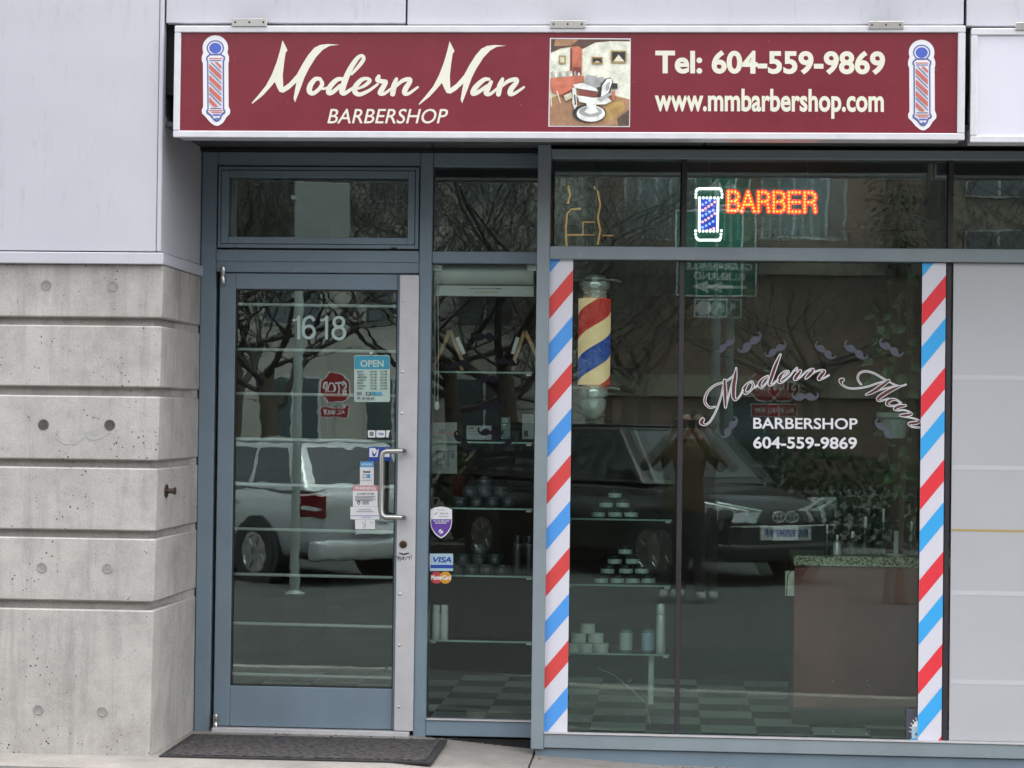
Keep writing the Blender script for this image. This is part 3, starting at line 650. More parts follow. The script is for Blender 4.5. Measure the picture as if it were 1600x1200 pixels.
m.tube(pt + [P(631, 704.5, yh + 0.008), a, b, c1, c2, d, e1, e2, g_, P(630, 808.5, yh + 0.008), q1, q2], 0.0125, 'steel', 14); m.build('pull_handle', door, smooth=True)
for px, y0, y1 in ((348.5, 417, 443), (336.5, 1116, 1141)):
    c = P(px, (y0 + y1) / 2, YD - 0.012); h = (PZ(px, y0, YD) - PZ(px, y1, YD)) / 2; m = MB()
    m.lathe([(0.0, -h), (0.011, -h), (0.012, -h + 0.003), (0.012, -0.001), (0.0112, 0), (0.012, 0.001), (0.012, h - 0.003), (0.011, h), (0, h)], c, 'steel', 16); m.build('pivot_hinge', door, smooth=True)
wbox('threshold', dx0, PX(640, 1142, YD), YD - 0.03, YD + 0.09, zth - 0.02, dz0 - 0.004, 'aluminium', door, 0.003)
nb = Flat(YD + 0.0312, 0.0002); NW = 4.6
def one(x): nb.stroke([(x, 493.2, NW), (x - .2, 530.2, NW)], 'frost_green', n=2, round_=False); nb.stroke([(x - 10, 500.5, 3.2), (x - 4, 499.5, 3.4), (x, 495, 3.4)], 'frost_green', n=4, round_=False)
def loop(cx, cy, rx, ry): nb.stroke([(cx + rx * math.sin(i * math.pi / 8), cy - ry * math.cos(i * math.pi / 8), NW) for i in range(17)], 'frost_green', n=3, round_=False)
one(467); loop(482.5, 518.6, 8.6, 9.4); nb.stroke([(490.5, 501.5, NW), (488, 496.6, NW), (482.5, 495.4, NW), (476.5, 499.5, NW), (474, 509, NW), (474.2, 519, NW)], 'frost_green', n=5, round_=False)
one(510.5); loop(529.5, 503.4, 7.6, 7.6); loop(529.5, 520.4, 9.2, 9.2)
nb.build('street_number', door)

# ================================================================== striped panels, blank panel
def stripes(name, label, pts, red0, blue0, per, hgt, rise, rm, bmn):
    (xl, xr, yt, yb) = pts; base = MB(); Y = YG - 0.024
    my = (yt + yb) / 2; X0, X1 = PX(xl, my, Y), PX(xr, my, Y); zb_, zt_ = PZ((xl + xr) / 2, yb, Y), PZ((xl + xr) / 2, yt, Y)
    t = thing(name, label, 'sign panel', ((X0 + X1) / 2, Y, zb_), 'striped barber panels on the shop window')
    base.box(X0, X1, Y, Y + 0.006, zb_, zt_, 'stripe_white'); base.build('panel', t, bevel=0.0005)
    sc = (zt_ - zb_) / (yb - yt)
    for start, mat in ((red0, rm), (blue0, bmn)):
        k = -2
        while start + k * per - rise < yb:
            y0 = start + k * per; q = []
            # polygon in (u, v): u across 0..1, v = pixels down
            pol = [(0, y0), (1, y0 - rise), (1, y0 - rise + hgt), (0, y0 + hgt)]
            for lim, sgn in ((yt, 1), (yb, -1)):
                out = []
                for i in range(len(pol)):
                    A, B = pol[i], pol[(i + 1) % len(pol)]; ia, ib = (A[1] - lim) * sgn >= 0, (B[1] - lim) * sgn >= 0
                    if ia: out.append(A)
                    if ia != ib: s_ = (lim - A[1]) / (B[1] - A[1]); out.append((A[0] + (B[0] - A[0]) * s_, lim))
                pol = out
                if not pol: break
            if len(pol) >= 3:
                m = MB(); m.add([(X0 + (X1 - X0) * u, Y - 0.0012, zb_ + (yb - v) * sc) for u, v in pol], [tuple(range(len(pol)))], mat)
                m.build('stripe', t)
            k += 1
    return t
stripes('striped_panel', 'red white and blue striped panel beside the hanging barber pole', (854, 891, 404.5, 1145), 466.5, 393.8, 144.7, 33.5, 45, 'stripe_red', 'stripe_blue')
stripes('striped_panel', 'brighter red white and blue striped panel beside the blank grey window', (1437.5, 1474.5, 411, 1160), 620 - 144, 543 - 144, 144, 34, 46, 'stripe_red_bright', 'stripe_blue_bright')
bp_ = thing('blanking_sheet', 'blank pale grey panel with faint bands filling the end window', 'panel', (PX(1800, 800, -0.02), -0.02, zsl1))
xb0 = PX(1486.5, 785, -0.018)
wbox('sheet', xb0, XR, -0.018, -0.012, zsl1 + 0.009, zt0 - 0.003, 'panel_grey', bp_)
for py, h, mt in ((590, 7, 'panel_grey_light'), (731, 7, 'panel_grey_light'), (829, 3.6, 'panel_yellow'), (927, 7, 'panel_grey_light'), (1066, 7, 'panel_grey_light')):
    m = MB(); z = PZ(1540, py, -0.018); hh = h / 2 / 335; m.box(xb0 + 0.002, XR, -0.0192, -0.0182, z - hh, z + hh, mt); m.build('band', bp_)

# ================================================================== shop sign
YS = -0.76
sg = thing('shop_sign', 'long red fascia sign with cream script lettering in white metal frame', 'sign', (PX(890, 130, YS), YS, PZ(890, 216, YS)))
sxa, sxb = PX(271.5, 126, YS), PX(1508, 132, YS); sza, szb = PZ(890, 216.6, YS), PZ(890, 40, YS)
fw_, fh_ = PX(281.5, 126, YS) - sxa, szb - PZ(890, 50.5, YS)
wbox('sign_body', sxa + 0.01, sxb - 0.01, YS + 0.03, YS + 0.18, sza + 0.008, szb - 0.008, 'white_metal', sg)
for nm, a, b, c, d in (('frame_rail', sxa, sxb, szb - fh_, szb), ('frame_rail', sxa, sxb, sza, sza + fh_), ('frame_stile', sxa, sxa + fw_, sza + fh_ + 0.0006, szb - fh_ - 0.0006), ('frame_stile', sxb - fw_ * 1.1, sxb, sza + fh_ + 0.0006, szb - fh_ - 0.0006)):
    wbox(nm, a, b, YS, YS + 0.029, c, d, 'white_metal', sg, 0.003)
wbox('sign_face', sxa + fw_, sxb - fw_ * 1.1, YS + 0.010, YS + 0.014, sza + fh_, szb - fh_, 'sign_red', sg)
YT = YS + 0.0095
Mpoly = [(410, 85), (462, 190), (442, 215), (425, 330), (412, 450), (418, 575), (480, 530), (560, 440), (620, 330), (680, 235), (740, 165), (800, 135), (880, 125), (1000, 132), (900, 145), (830, 185), (760, 260), (690, 370), (640, 470), (600, 580), (540, 733), (525, 690), (540, 600), (555, 525), (480, 595), (420, 632), (380, 625), (355, 580), (330, 520), (270, 590), (200, 665), (95, 748), (88, 740), (160, 655), (240, 555), (300, 440), (350, 310), (385, 190)]
ZA, SA = (380, 50), 6.6667
f = Flat(YT, 0.0002); f.poly([(ZA[0] + a / SA, ZA[1] + b / SA) for a, b in Mpoly], 'cream'); f.build('letter_m', sg)
f = Flat(YT, 0.0002); f.poly([(ZA[0] + (a + 1740) / SA, ZA[1] + (b + 10) / SA) for a, b in Mpoly], 'cream'); f.build('letter_m', sg)
def word(name, strokes, o, sc, mat, parent, Y=YT):
    f = Flat(Y, 0.0002)
    for s in strokes: f.stroke(s, mat, 0, sc, o)
    return f.build(name, parent)
W_ = 52
word('letter_o', [[(800, 488, 36), (750, 492, 46), (700, 555, 56), (690, 615, 56), (725, 640, 44), (785, 600, 40), (822, 545, 44), (806, 497, 34)], [(800, 590, 22), (850, 590, 26), (890, 570, 20)]], ZA, SA, 'cream', sg)
word('letter_d', [[(1035, 488, 36), (975, 498, 48), (905, 570, 54), (888, 630, 50), (930, 628, 44), (1010, 560, 40)], [(1130, 440, 26), (1210, 350, 40), (1255, 280, 40), (1232, 246, 34), (1180, 285, 46), (1110, 395, 56), (1060, 510, 62), (1030, 615, 62), (1055, 640, 44), (1120, 600, 34), (1160, 570, 26)]], ZA, SA, 'cream', sg)
word('letter_e', [[(1200, 590, 22), (1270, 555, 36), (1318, 508, 40), (1290, 485, 34), (1230, 500, 46), (1170, 570, 56), (1165, 625, 54), (1215, 650, 44), (1310, 610, 34), (1400, 545, 26)]], ZA, SA, 'cream', sg)
word('letter_r', [[(1412, 462, 40), (1400, 500, 50), (1450, 515, 46), (1486, 522, 44), (1452, 585, 54), (1425, 635, 50), (1470, 642, 34), (1540, 590, 26)]], ZA, SA, 'cream', sg)
ZB = (600, 50)
word('letter_n', [[(130, 490, 36), (105, 560, 58), (90, 645, 54)], [(100, 590, 24), (190, 510, 40), (262, 492, 46), (270, 520, 46), (225, 590, 56), (215, 638, 48), (260, 640, 34), (352, 575, 24)]], ZB, SA, 'cream', sg)
word('letter_a', [[(1095, 492, 30), (1040, 498, 46), (955, 575, 56), (925, 638, 52), (975, 630, 42), (1070, 565, 38)], [(1118, 520, 36), (1080, 590, 58), (1065, 640, 50), (1110, 645, 34), (1200, 570, 26)]], ZB, SA, 'cream', sg)
word('letter_n', [[(1235, 490, 36), (1208, 560, 58), (1192, 648, 52)], [(1200, 590, 24), (1290, 515, 40), (1372, 494, 46), (1380, 525, 46), (1325, 595, 56), (1312, 645, 46), (1360, 640, 34), (1458, 575, 24)]], ZB, SA, 'cream', sg)
for nm, s, x0, y0, x1, y1, bo, sh, sk in (('subtitle_lettering', 'BARBERSHOP', 511.5, 170, 700, 193, 0.006, 0.24, 0.0), ('phone_lettering', 'Tel: 604-559-9869', 1024, 78, 1383, 115.5, 0.034, 0, 1.5), ('website_lettering', 'www.mmbarbershop.com', 1023, 138, 1381, 184.5, 0.028, 0, 1.5)):
    f = Flat(YT, 0.0002); f.text(s, x0, y0, x1, y1, 'cream', bo, sh, skew=sk); f.build(nm, sg)
def emblem(cx, cy):
    f = Flat(YT, 0.0003); s = 7.742; ox, oy = cx - 36, cy - 77
    q = lambda pts: [(ox + a / s, oy + b / s) for a, b in pts]
    arc = lambda cx_, cy_, r, a0, a1, n=10: [(cx_ + r * math.cos(R(a0 + (a1 - a0) * i / n)), cy_ + r * math.sin(R(a0 + (a1 - a0) * i / n))) for i in range(n + 1)]
    f.poly(q(arc(275, 195, 155, 160, 380, 16) + [(440, 300), (440, 345), (432, 380), (435, 900), (455, 950), (450, 990), (410, 1030), (370, 1095), (320, 1130), (290, 1136), (255, 1125), (205, 1085), (160, 1030), (115, 985), (110, 945), (128, 905), (125, 380), (110, 340), (112, 295)]), 'white_print')
    f.ell(ox + 275 / s, oy + 195 / s, 106 / s, 96 / s, 'emblem_line'); f.ell(ox + 275 / s, oy + 195 / s, 88 / s, 79 / s, 'white_print'); f.ell(ox + 275 / s, oy + 195 / s, 74 / s, 65 / s, 'emblem_blue')
    f.poly(q([(210, 262), (345, 262), (395, 300), (390, 345), (380, 350), (383, 930), (400, 955), (395, 985), (360, 1005), (345, 1050), (315, 1080), (290, 1086), (262, 1078), (240, 1050), (210, 1015), (165, 985), (165, 955), (180, 930), (175, 350), (163, 340), (165, 300)]), 'emblem_line')
    f.poly(q([(225, 280), (330, 280), (375, 308), (372, 335), (362, 345), (366, 940), (380, 962), (345, 990), (325, 1040), (290, 1064), (255, 1040), (235, 1005), (185, 965), (195, 940), (192, 345), (182, 335), (185, 308)]), 'white_print')
    f.poly(q([(220, 285), (330, 285), (300, 270), (250, 270)]), 'emblem_line')
    for a, b, c, d, mt in ((200, 315, 360, 328, 'emblem_red'), (205, 340, 350, 352, 'emblem_line'), (210, 920, 352, 930, 'emblem_line'), (200, 945, 368, 958, 'emblem_red'), (230, 968, 350, 980, 'emblem_red'), (245, 995, 335, 1012, 'emblem_blue'), (275, 1038, 310, 1056, 'emblem_blue')): f.rect(ox + a / s, oy + b / s, ox + c / s, oy + d / s, mt)
    for k in range(4):
        y0 = 385 + k * 135
        f.poly(q([(203, y0), (203, y0 + 62), (350, y0 + 62 + 138), (350, y0 + 138)]) if k < 3 else q([(203, 790), (203, 850), (260, 905), (315, 905)]), 'emblem_red')
        f.poly(q([(203, y0 - 40 + 125), (203, y0 - 24 + 125), (350, y0 + 125 + 121), (350, y0 + 125 + 105)]) if k < 3 else q([(215, 365), (232, 365), (350, 485), (350, 502)]), 'emblem_line')
    f.poly(q([(265, 365), (300, 365), (350, 410), (350, 450)]), 'emblem_red')
    return f.build('pole_emblem', sg)
emblem(337, 127); emblem(1440.5, 134)
# the printed picture of an old barber chair
for n_, c_ in (('pic_wall', (0.62, 0.58, 0.42)), ('pic_wall_light', (0.72, 0.72, 0.60)), ('pic_ceiling', (0.10, 0.055, 0.04)), ('pic_floor', (0.36, 0.20, 0.11)), ('pic_floor_dark', (0.10, 0.07, 0.045)), ('pic_floor_gold', (0.42, 0.27, 0.09)), ('pic_red', (0.50, 0.15, 0.09)), ('pic_darkred', (0.20, 0.05, 0.04)), ('pic_white', (0.75, 0.77, 0.72)), ('pic_grey', (0.36, 0.36, 0.36)), ('pic_black', (0.03, 0.027, 0.027)), ('pic_gold', (0.36, 0.24, 0.08))):
    plain(n_, c_, 0.45, var=0.28, scale=26)
f = Flat(YT, 0.0002); s = 7.745; q = lambda pts: [(850 + a / s, 50 + b / s) for a, b in pts]
f.poly(q([(72, 72), (1050, 78), (1040, 1150), (52, 1145)]), 'white_print')
f.poly(q([(84, 84), (1040, 90), (1030, 1138), (66, 1134)]), 'pic_wall')
f.poly(q([(470, 210), (620, 130), (800, 112), (1040, 112), (1035, 810), (890, 770), (470, 520)]), 'pic_wall_light')
f.poly(q([(84, 85), (1040, 91), (1040, 114), (800, 112), (620, 128), (470, 205), (330, 180), (200, 200), (84, 250)]), 'pic_ceiling')
f.poly(q([(140, 90), (420, 90), (330, 165), (120, 170)]), 'pic_floor'); f.poly(q([(90, 250), (330, 190), (330, 470), (80, 500)]), 'pic_wall_light')
f.poly(q([(72, 800), (250, 740), (380, 640), (640, 640), (880, 780), (1035, 815), (1030, 1137), (66, 1133)]), 'pic_floor')
f.poly(q([(760, 860), (960, 830), (980, 930), (820, 1060), (720, 1080)]), 'pic_floor_gold'); f.poly(q([(880, 1050), (1030, 940), (1028, 1135), (900, 1135)]), 'pic_floor_dark')
f.poly(q([(330, 180), (420, 175), (460, 200), (455, 540), (340, 540)]), 'pic_red'); f.poly(q([(350, 420), (450, 430), (450, 520), (350, 520)]), 'pic_darkred'); f.poly(q([(318, 200), (340, 190), (345, 470), (312, 470)]), 'pic_darkred')
f.poly(q([(76, 560), (480, 530), (480, 600), (360, 680), (180, 770), (74, 720)]), 'pic_red')
f.poly(q([(180, 770), (360, 680), (400, 660), (230, 800)]), 'pic_darkred')
for i in range(8): f.poly(q([(85 + i * 46, 490 + (i % 3) * 14), (105 + i * 46, 470 + (i % 2) * 16), (118 + i * 46, 545 - i * 3), (90 + i * 46, 552 - i * 3)]), 'pic_white' if i % 2 else 'pic_grey')
for (a, b, c, d) in ((575, 300, 712, 392), (808, 225, 998, 378), (180, 285, 262, 388)):
    f.poly(q([(a, b), (c, b + 4), (c, d), (a, d)]), 'pic_gold'); f.poly(q([(a + 16, b + 18), (c - 16, b + 20), (c - 16, d - 16), (a + 16, d - 16)]), 'pic_black' if a > 500 else 'pic_wall'); f.poly(q([(a + 30, d - 20), ((a + c) / 2, b + 50), (c - 25, d - 20)]), 'pic_wall')
for a in ((75, 700, 85, 900), (150, 720, 195, 860)): f.poly(q([(a[0], a[1]), (a[0] + 14, a[1]), (a[2] + 12, a[3]), (a[2], a[3])]), 'pic_wall')
f.poly(q([(240, 770), (330, 735), (345, 800), (260, 840)]), 'pic_wall')
f.poly(q([(640, 560), (720, 540), (740, 600), (650, 640)]), 'pic_grey'); f.poly(q([(820, 620), (890, 625), (890, 690), (820, 690)]), 'pic_black')
f.ell(850 + 550 / s, 50 + 985 / s, 205 / s, 110 / s, 'pic_black'); f.ell(850 + 568 / s, 50 + 990 / s, 172 / s, 98 / s, 'pic_white'); f.ell(850 + 565 / s, 50 + 965 / s, 140 / s, 66 / s, 'pic_grey')
f.poly(q([(500, 840), (650, 840), (625, 920), (660, 970), (560, 1000), (490, 970), (530, 920)]), 'pic_white')
f.poly(q([(345, 680), (390, 680), (400, 900), (370, 940), (345, 860)]), 'pic_white'); f.poly(q([(365, 760), (380, 760), (388, 880), (372, 890)]), 'pic_black')
f.poly(q([(400, 770), (620, 800), (760, 780), (820, 840), (740, 880), (600, 880), (430, 850)]), 'pic_white')
f.poly(q([(420, 720), (560, 700), (660, 760), (600, 800), (430, 770)]), 'pic_darkred')
f.poly(q([(690, 640), (740, 570), (810, 555), (835, 600), (800, 740), (700, 800), (640, 790)]), 'pic_black')
f.poly(q([(705, 650), (760, 575), (815, 565), (825, 610), (780, 740), (690, 790)]), 'pic_white'); f.poly(q([(750, 640), (800, 600), (790, 690), (750, 730)]), 'pic_grey')
f.poly(q([(480, 600), (520, 520), (640, 540), (690, 660), (620, 690), (500, 650)]), 'pic_grey')
f.poly(q([(355, 640), (470, 620), (640, 690), (650, 725), (500, 700), (370, 680)]), 'pic_white')
f.poly(q([(640, 810), (800, 740), (830, 760), (680, 850)]), 'pic_grey'); f.poly(q([(820, 720), (860, 720), (850, 830), (825, 830)]), 'pic_red')
f.build('chair_picture', sg)
for px, py in ((389.5, 35), (887, 38), (1384.5, 39)):
    cl = pbox('hinge_clip', px - 27.5, py - 6, px + 27.5, py + 6, YS - 0.006, YS - 0.001, 'steel', sg, 0.001)
    pbox('hinge_arm', px - 26, py - 5, px + 26, py - 1, YS - 0.0005, YC - 0.001, 'steel', sg)
    for d in (-22, 0, 22):
        c = P(px + d, py - 0.5, YS - 0.006); m = MB(); m.lathe([(0.005, 0), (0.0045, -0.002), (0, -0.003)], c, 'lock_bronze', 10, 'y'); m.build('screw', cl)
s2 = thing('blank_sign', 'empty white lightbox sign next to the red shop sign', 'sign', (PX(1700, 130, YS), YS, PZ(1600, 223, YS)))
bxa, bxb = PX(1517, 134, YS), PX(2300, 134, YS); bza, bzb = PZ(1560, 222.5, YS), PZ(1560, 44, YS)
wbox('sign_body', bxa + 0.01, bxb - 0.01, YS + 0.03, YS + 0.18, bza + 0.008, bzb - 0.008, 'white_metal', s2)
for a, b, c, d in ((bxa, bxb, bzb - fh_, bzb), (bxa, bxb, bza, bza + fh_), (bxa, bxa + fw_, bza + fh_ + 0.0006, bzb - fh_ - 0.0006), (bxb - fw_, bxb, bza + fh_ + 0.0006, bzb - fh_ - 0.0006)):
    wbox('frame_rail', a, b, YS, YS + 0.029, c, d, 'white_metal', s2, 0.003)
wbox('sign_face', bxa + fw_, bxb - fw_, YS + 0.010, YS + 0.014, bza + fh_, bzb - fh_, 'white_face', s2)
pbox('hinge_clip', 1587, 35, 1642, 47, YS - 0.006, YS - 0.001, 'steel', s2, 0.001)

# ================================================================== vinyl lettering on the window
YV = YG - 0.0105
wl = thing('window_lettering', 'arched brown and white script with shop name on big window', 'lettering', (PX(1265, 650, YV), YV, PZ(1265, 700, YV)))
E3, E4, E5 = ((1080, 550), 9.2308), ((1190, 540), 9.2308), ((1300, 560), 10.0)
letters = [('letter_m', [(E3, [(340, 790, 6), (270, 802, 10), (208, 745, 16), (200, 670, 18), (245, 565, 12), (345, 478, 8), (455, 440, 6), (560, 385, 5), (630, 305, 4), (648, 230, 3)]),
    (E3, [(465, 480, 4), (440, 610, 5), (400, 740, 6), (340, 890, 6), (265, 1010, 6), (195, 1050, 10), (150, 1020, 44), (165, 975, 40)]),
    (E3, [(482, 410, 26), (490, 600, 40), (495, 795, 18)]), (E3, [(505, 770, 3), (560, 560, 3), (630, 300, 3)]),
    (E3, [(648, 245, 8), (636, 350, 36), (612, 500, 46), (612, 640, 42), (640, 690, 14), (700, 640, 3), (745, 550, 3)])]),
  ('letter_o', [(E3, [(870, 425, 6), (810, 460, 14), (762, 545, 42), (785, 595, 22), (850, 560, 6), (895, 490, 18), (875, 425, 6)]), (E3, [(890, 520, 3), (930, 505, 3), (960, 480, 3)])]),
  ('letter_d', [(E3, [(1105, 345, 6), (1030, 395, 22), (985, 470, 38), (1015, 510, 10), (1085, 445, 4), (1125, 370, 3)]), (E4, [(272, 130, 10), (205, 280, 38), (145, 450, 40), (112, 560, 26), (165, 555, 4), (235, 490, 3)])]),
  ('letter_e', [(E4, [(270, 480, 3), (345, 430, 4), (392, 378, 8), (345, 372, 8), (275, 440, 36), (250, 515, 34), (300, 525, 8), (400, 445, 3), (470, 355, 3)])]),
  ('letter_r', [(E4, [(510, 325, 10), (485, 350, 6), (520, 362, 6), (562, 365, 20), (512, 430, 44), (478, 485, 26), (540, 470, 4), (640, 375, 3)])]),
  ('letter_n', [(E4, [(640, 375, 3), (700, 345, 6), (745, 350, 22), (690, 415, 42), (640, 470, 18)]), (E4, [(680, 440, 3), (790, 370, 3), (870, 355, 8), (905, 375, 26), (860, 430, 44), (822, 485, 24), (890, 472, 4), (970, 428, 3)])]),
  ('letter_m', [(E5, [(455, 405, 6), (410, 345, 8), (405, 280, 10), (450, 220, 10), (540, 203, 8), (660, 235, 7), (790, 310, 6), (900, 370, 4), (1000, 420, 4), (1080, 432, 4), (1155, 408, 4)]),
    (E5, [(850, 350, 4), (700, 392, 5), (560, 440, 5), (400, 468, 5), (260, 465, 6), (165, 415, 12), (135, 350, 44), (165, 335, 42)]),
    (E5, [(890, 345, 24), (760, 440, 44), (640, 520, 38), (535, 565, 14)]), (E5, [(560, 555, 3), (760, 490, 4), (1000, 430, 4)]),
    (E5, [(1060, 440, 12), (940, 485, 42), (800, 565, 50), (722, 630, 40), (745, 665, 12), (830, 645, 3), (880, 630, 3)])]),
  ('letter_a', [(E5, [(1070, 690, 6), (985, 642, 12), (895, 660, 42), (860, 710, 34), (920, 742, 8), (1020, 730, 4), (1078, 695, 4)]), (E5, [(1148, 738, 16), (1060, 748, 40), (980, 785, 30), (1030, 812, 4), (1120, 808, 3), (1195, 825, 3)])]),
  ('letter_n', [(E5, [(1195, 830, 4), (1240, 870, 22), (1150, 885, 40), (1068, 890, 18)]), (E5, [(1110, 908, 3), (1230, 928, 3), (1320, 952, 5), (1362, 990, 26), (1280, 1012, 40), (1205, 1020, 24), (1250, 1068, 6), (1365, 1080, 6)])])]
for nm, sts in letters:
    f = Flat(YV, 0.00015)
    for (o_, sc_2), s_ in sts: f.stroke(s_, 'white_print', 25, sc_2, o_)
    for (o_, sc_2), s_ in sts: f.stroke([(a, b, max(0.5, c)) for a, b, c in s_], 'script_brown', 0, sc_2, o_)
    f.build(nm, wl)
f = Flat(YV, 0.0002); f.text('BARBERSHOP', 1177, 652.5, 1340, 670, 'white_print', 0.016, skew=1); f.build('subtitle_lettering', wl)
f = Flat(YV, 0.0002); f.text('604-559-9869', 1177, 682, 1339, 701, 'white_print', 0.022, skew=1); f.build('phone_lettering', wl)

# ================================================================== moustache stickers
MOU = [(0, -3), (5, -6.5), (10, -7), (14, -4), (17, -0.5), (20, -1), (21, -4.5), (19.5, -6.5), (21.5, -8), (24, -5), (23.5, 0), (20, 4), (14, 6.5), (7, 6.5), (2.5, 4), (0, 2.5)]
MOUF = MOU + [(-a, b) for a, b in MOU[::-1][1:-1]]
def mous(px, py, rot, sc, Y, mat, label):
    f = Flat(Y, 0.0002); c, s = math.cos(R(rot)), math.sin(R(rot))
    pts = [(px + (a * c - b * s) * sc, py + (a * s + b * c) * sc) for a, b in MOUF]
    ctr = (px + 0 * sc, py)
    v = pts; bm = bmesh.new(); f.pts(v, [tuple(range(len(v)))], mat, f.lay()); bm.free()
    f.build('moustache_sticker', label=label, cat='sticker', group='moustache stickers on the glass')
YM = YG - 0.0075
for px, py, rt, sc, lb in ((1134, 540, -38, .78, 'first moustache sticker at the west end of the arched row'), (1173, 537, -40, .95, 'second moustache sticker above the script capital of the first word'),
    (1213, 547, -32, .82, 'third moustache sticker above the tall script letter d'), (1288, 549, 38, .82, 'moustache sticker above the gap between the two script words'),
    (1336, 549, 34, .9, 'fifth moustache sticker above the second script capital'), (1391, 545, 33, .9, 'moustache sticker nearest the bright striped panel in the arched row'),
    (1258, 620, 0, .9, 'level moustache sticker just under the first script word'), (1141, 669, -55, .82, 'tilted moustache sticker beside the tail of the first script capital'), (1381, 671, 45, .85, 'tilted moustache sticker under the second script word')):
    mous(px, py, rt, sc, YM, 'decal_grey', lb)
YMS = YD + 0.024
for px, py, rt, sc, lb in ((757, 526, 0, .9, 'dark moustache sticker between the two wooden folding frames'), (716, 569, -12, .8, 'dark moustache sticker beside the west wooden folding frame'), (792, 565, 12, .8, 'dark moustache sticker beside the east wooden folding frame'),
    (763, 592, 0, .8, 'dark moustache sticker just above the middle of the narrow window'), (768, 634, 0, .95, 'largest dark moustache sticker in the narrow window'), (766, 676, 6, .85, 'dark moustache sticker over the white card in the narrow window'), (722, 690, 48, .8, 'tilted dark moustache sticker by the magazine'), (790, 694, -40, .7, 'tilted dark moustache sticker low in the narrow window')):
    mous(px, py, rt, sc, YMS, 'decal_dark', lb)

# ================================================================== stickers and notices
f = Flat(YD + 0.0305, 0.0003)
f.rect(553.5, 555, 609.5, 628, 'open_pale', 3).rect(554, 556, 609, 577, 'open_blue', 2.5); f.text('OPEN', 563, 562.5, 599.5, 573.5, 'open_pale', 0.03)
for i, d in enumerate(('MONDAY', 'TUESDAY', 'WEDNESDAY', 'THURSDAY', 'FRIDAY', 'SATURDAY', 'SUNDAY')):
    y = 579.5 + i * 4.4; f.text(d, 558, y, 558 + len(d) * 1.75, y + 2.6, 'ink', 0.02); f.text('9:30 AM', 578, y, 588.5, y + 2.4, 'ink', 0.01); f.text('7:00 PM', 594, y, 604.5, y + 2.4, 'ink', 0.01)
for i, (x, mt) in enumerate(((558, 'ink_soft'), (572, 'ink'), (581, 'open_blue'), (589.5, 'sticker_sky'))): f.rect(x, 612.5, x + 7.5, 617, mt)
f.rect(573.5, 613.5, 578, 616, 'open_pale')
for x in (558, 566, 573, 580): f.rect(x, 620.5, x + 5, 624, 'ink_soft')
f.ell(580.5, 552, 2, 2, 'jar_white'); f.rect(580, 551, 581, 557, 'ink')
f.build('opening_hours_sign', label='blue and pale green OPEN hours sign hanging inside the door glass', cat='sign')
f = Flat(YD + 0.0305, 0.0003)
f.rect(574, 671.5, 609.5, 684.5, 'ink').rect(575, 672.5, 586.5, 683.5, 'white_print', 1.5).rect(577.5, 674.5, 584, 681.5, 'ink_soft', 1).rect(588, 672.5, 602, 683.5, 'white_print', 2).text('VISA', 590.5, 676, 600, 680, 'sticker_blue', 0.03).poly([(603.5, 672.5), (610.5, 672.5), (608, 676), (607, 683.5), (603.5, 683.5)], 'white_print')
f.build('payment_sticker', label='small black and white card payment sticker above the door handle', cat='sticker')
f = Flat(YD + 0.0305, 0.0003)
f.rect(575.5, 698.5, 611, 720.5, 'sticker_blue').poly([(577.5, 700), (586, 700), (589, 704), (592, 700.5), (590, 714), (577, 714)], 'white_print').poly([(581, 703), (585, 710), (590, 703), (586, 713.5), (582, 712)], 'sticker_blue').rect(598, 706, 609, 714, 'white_print').rect(600, 704, 606, 707, 'white_print')
f.build('payment_sticker', label='blue and white sticker tucked behind the pull handle', cat='sticker')
YO = YD + 0.0305
f = Flat(YO, 0.0003)
f.rect(562.5, 721, 584, 759, 'white_print').rect(562.5, 721, 584, 730, 'sticker_sky').text('NETWORK', 565, 724, 582, 727.5, 'white_print', 0.02).text('Retail', 567.5, 735, 578.5, 739, 'ink', 0.03).rect(567, 741, 572.5, 747, 'ink_soft').rect(568, 742, 571.5, 746, 'white_print').rect(573.5, 741, 578.5, 747, 'sticker_sky').rect(565, 750, 581, 750.7, 'ink_soft')
f.build('notice_sticker', label='narrow white notice with sky blue heading above the red warning', cat='sticker')
f = Flat(YO, 0.0003)
f.rect(551.5, 758.5, 590, 791.5, 'white_print', 1).rect(551.5, 758.5, 590, 767, 'sticker_pink', 1).text('WARNING', 554, 760, 587.5, 765.5, 'white_print', 0.035).text('ALARM SYSTEM', 558, 770, 584, 773, 'ink', 0.01)
for i in range(4): f.rect(555, 775 + i * 2.1, 587 - (i % 2) * 4, 776 + i * 2.1, 'ink_soft')
f.ell(560.5, 785.5, 2.4, 3, 'ink').ell(560.5, 786, 1.2, 1.6, 'white_print')
for i in range(3): f.rect(566, 783 + i * 2, 577, 783.8 + i * 2, 'ink_soft')
f.build('warning_sticker', label='white alarm WARNING sticker with red heading on the door glass', cat='sticker')
f = Flat(YO, 0.0003)
f.rect(547.5, 791.8, 593, 811.5, 'white_print', 1.5).rect(560, 796, 580, 797.2, 'ink_soft').rect(556, 799, 584, 800, 'ink_soft').rect(548, 805.5, 592.5, 806.3, 'sticker_blue').rect(565, 807.8, 579, 808.8, 'sticker_sky')
f.build('notice_sticker', label='wide white notice just under the red warning', cat='sticker')
f = Flat(YO, 0.0003); f.rect(555, 811.8, 586, 826.5, 'white_print').rect(570.2, 812, 571, 826, 'ink_soft').stroke([(566, 816, 0.8), (569, 820, 0.8), (568, 825, 0.8)], 'ink_soft'); f.stroke([(579, 815, 0.8), (582, 818, 0.8)], 'ink_soft'); f.build('notice_sticker', label='plain torn white paper at the bottom of the door notices', cat='sticker')
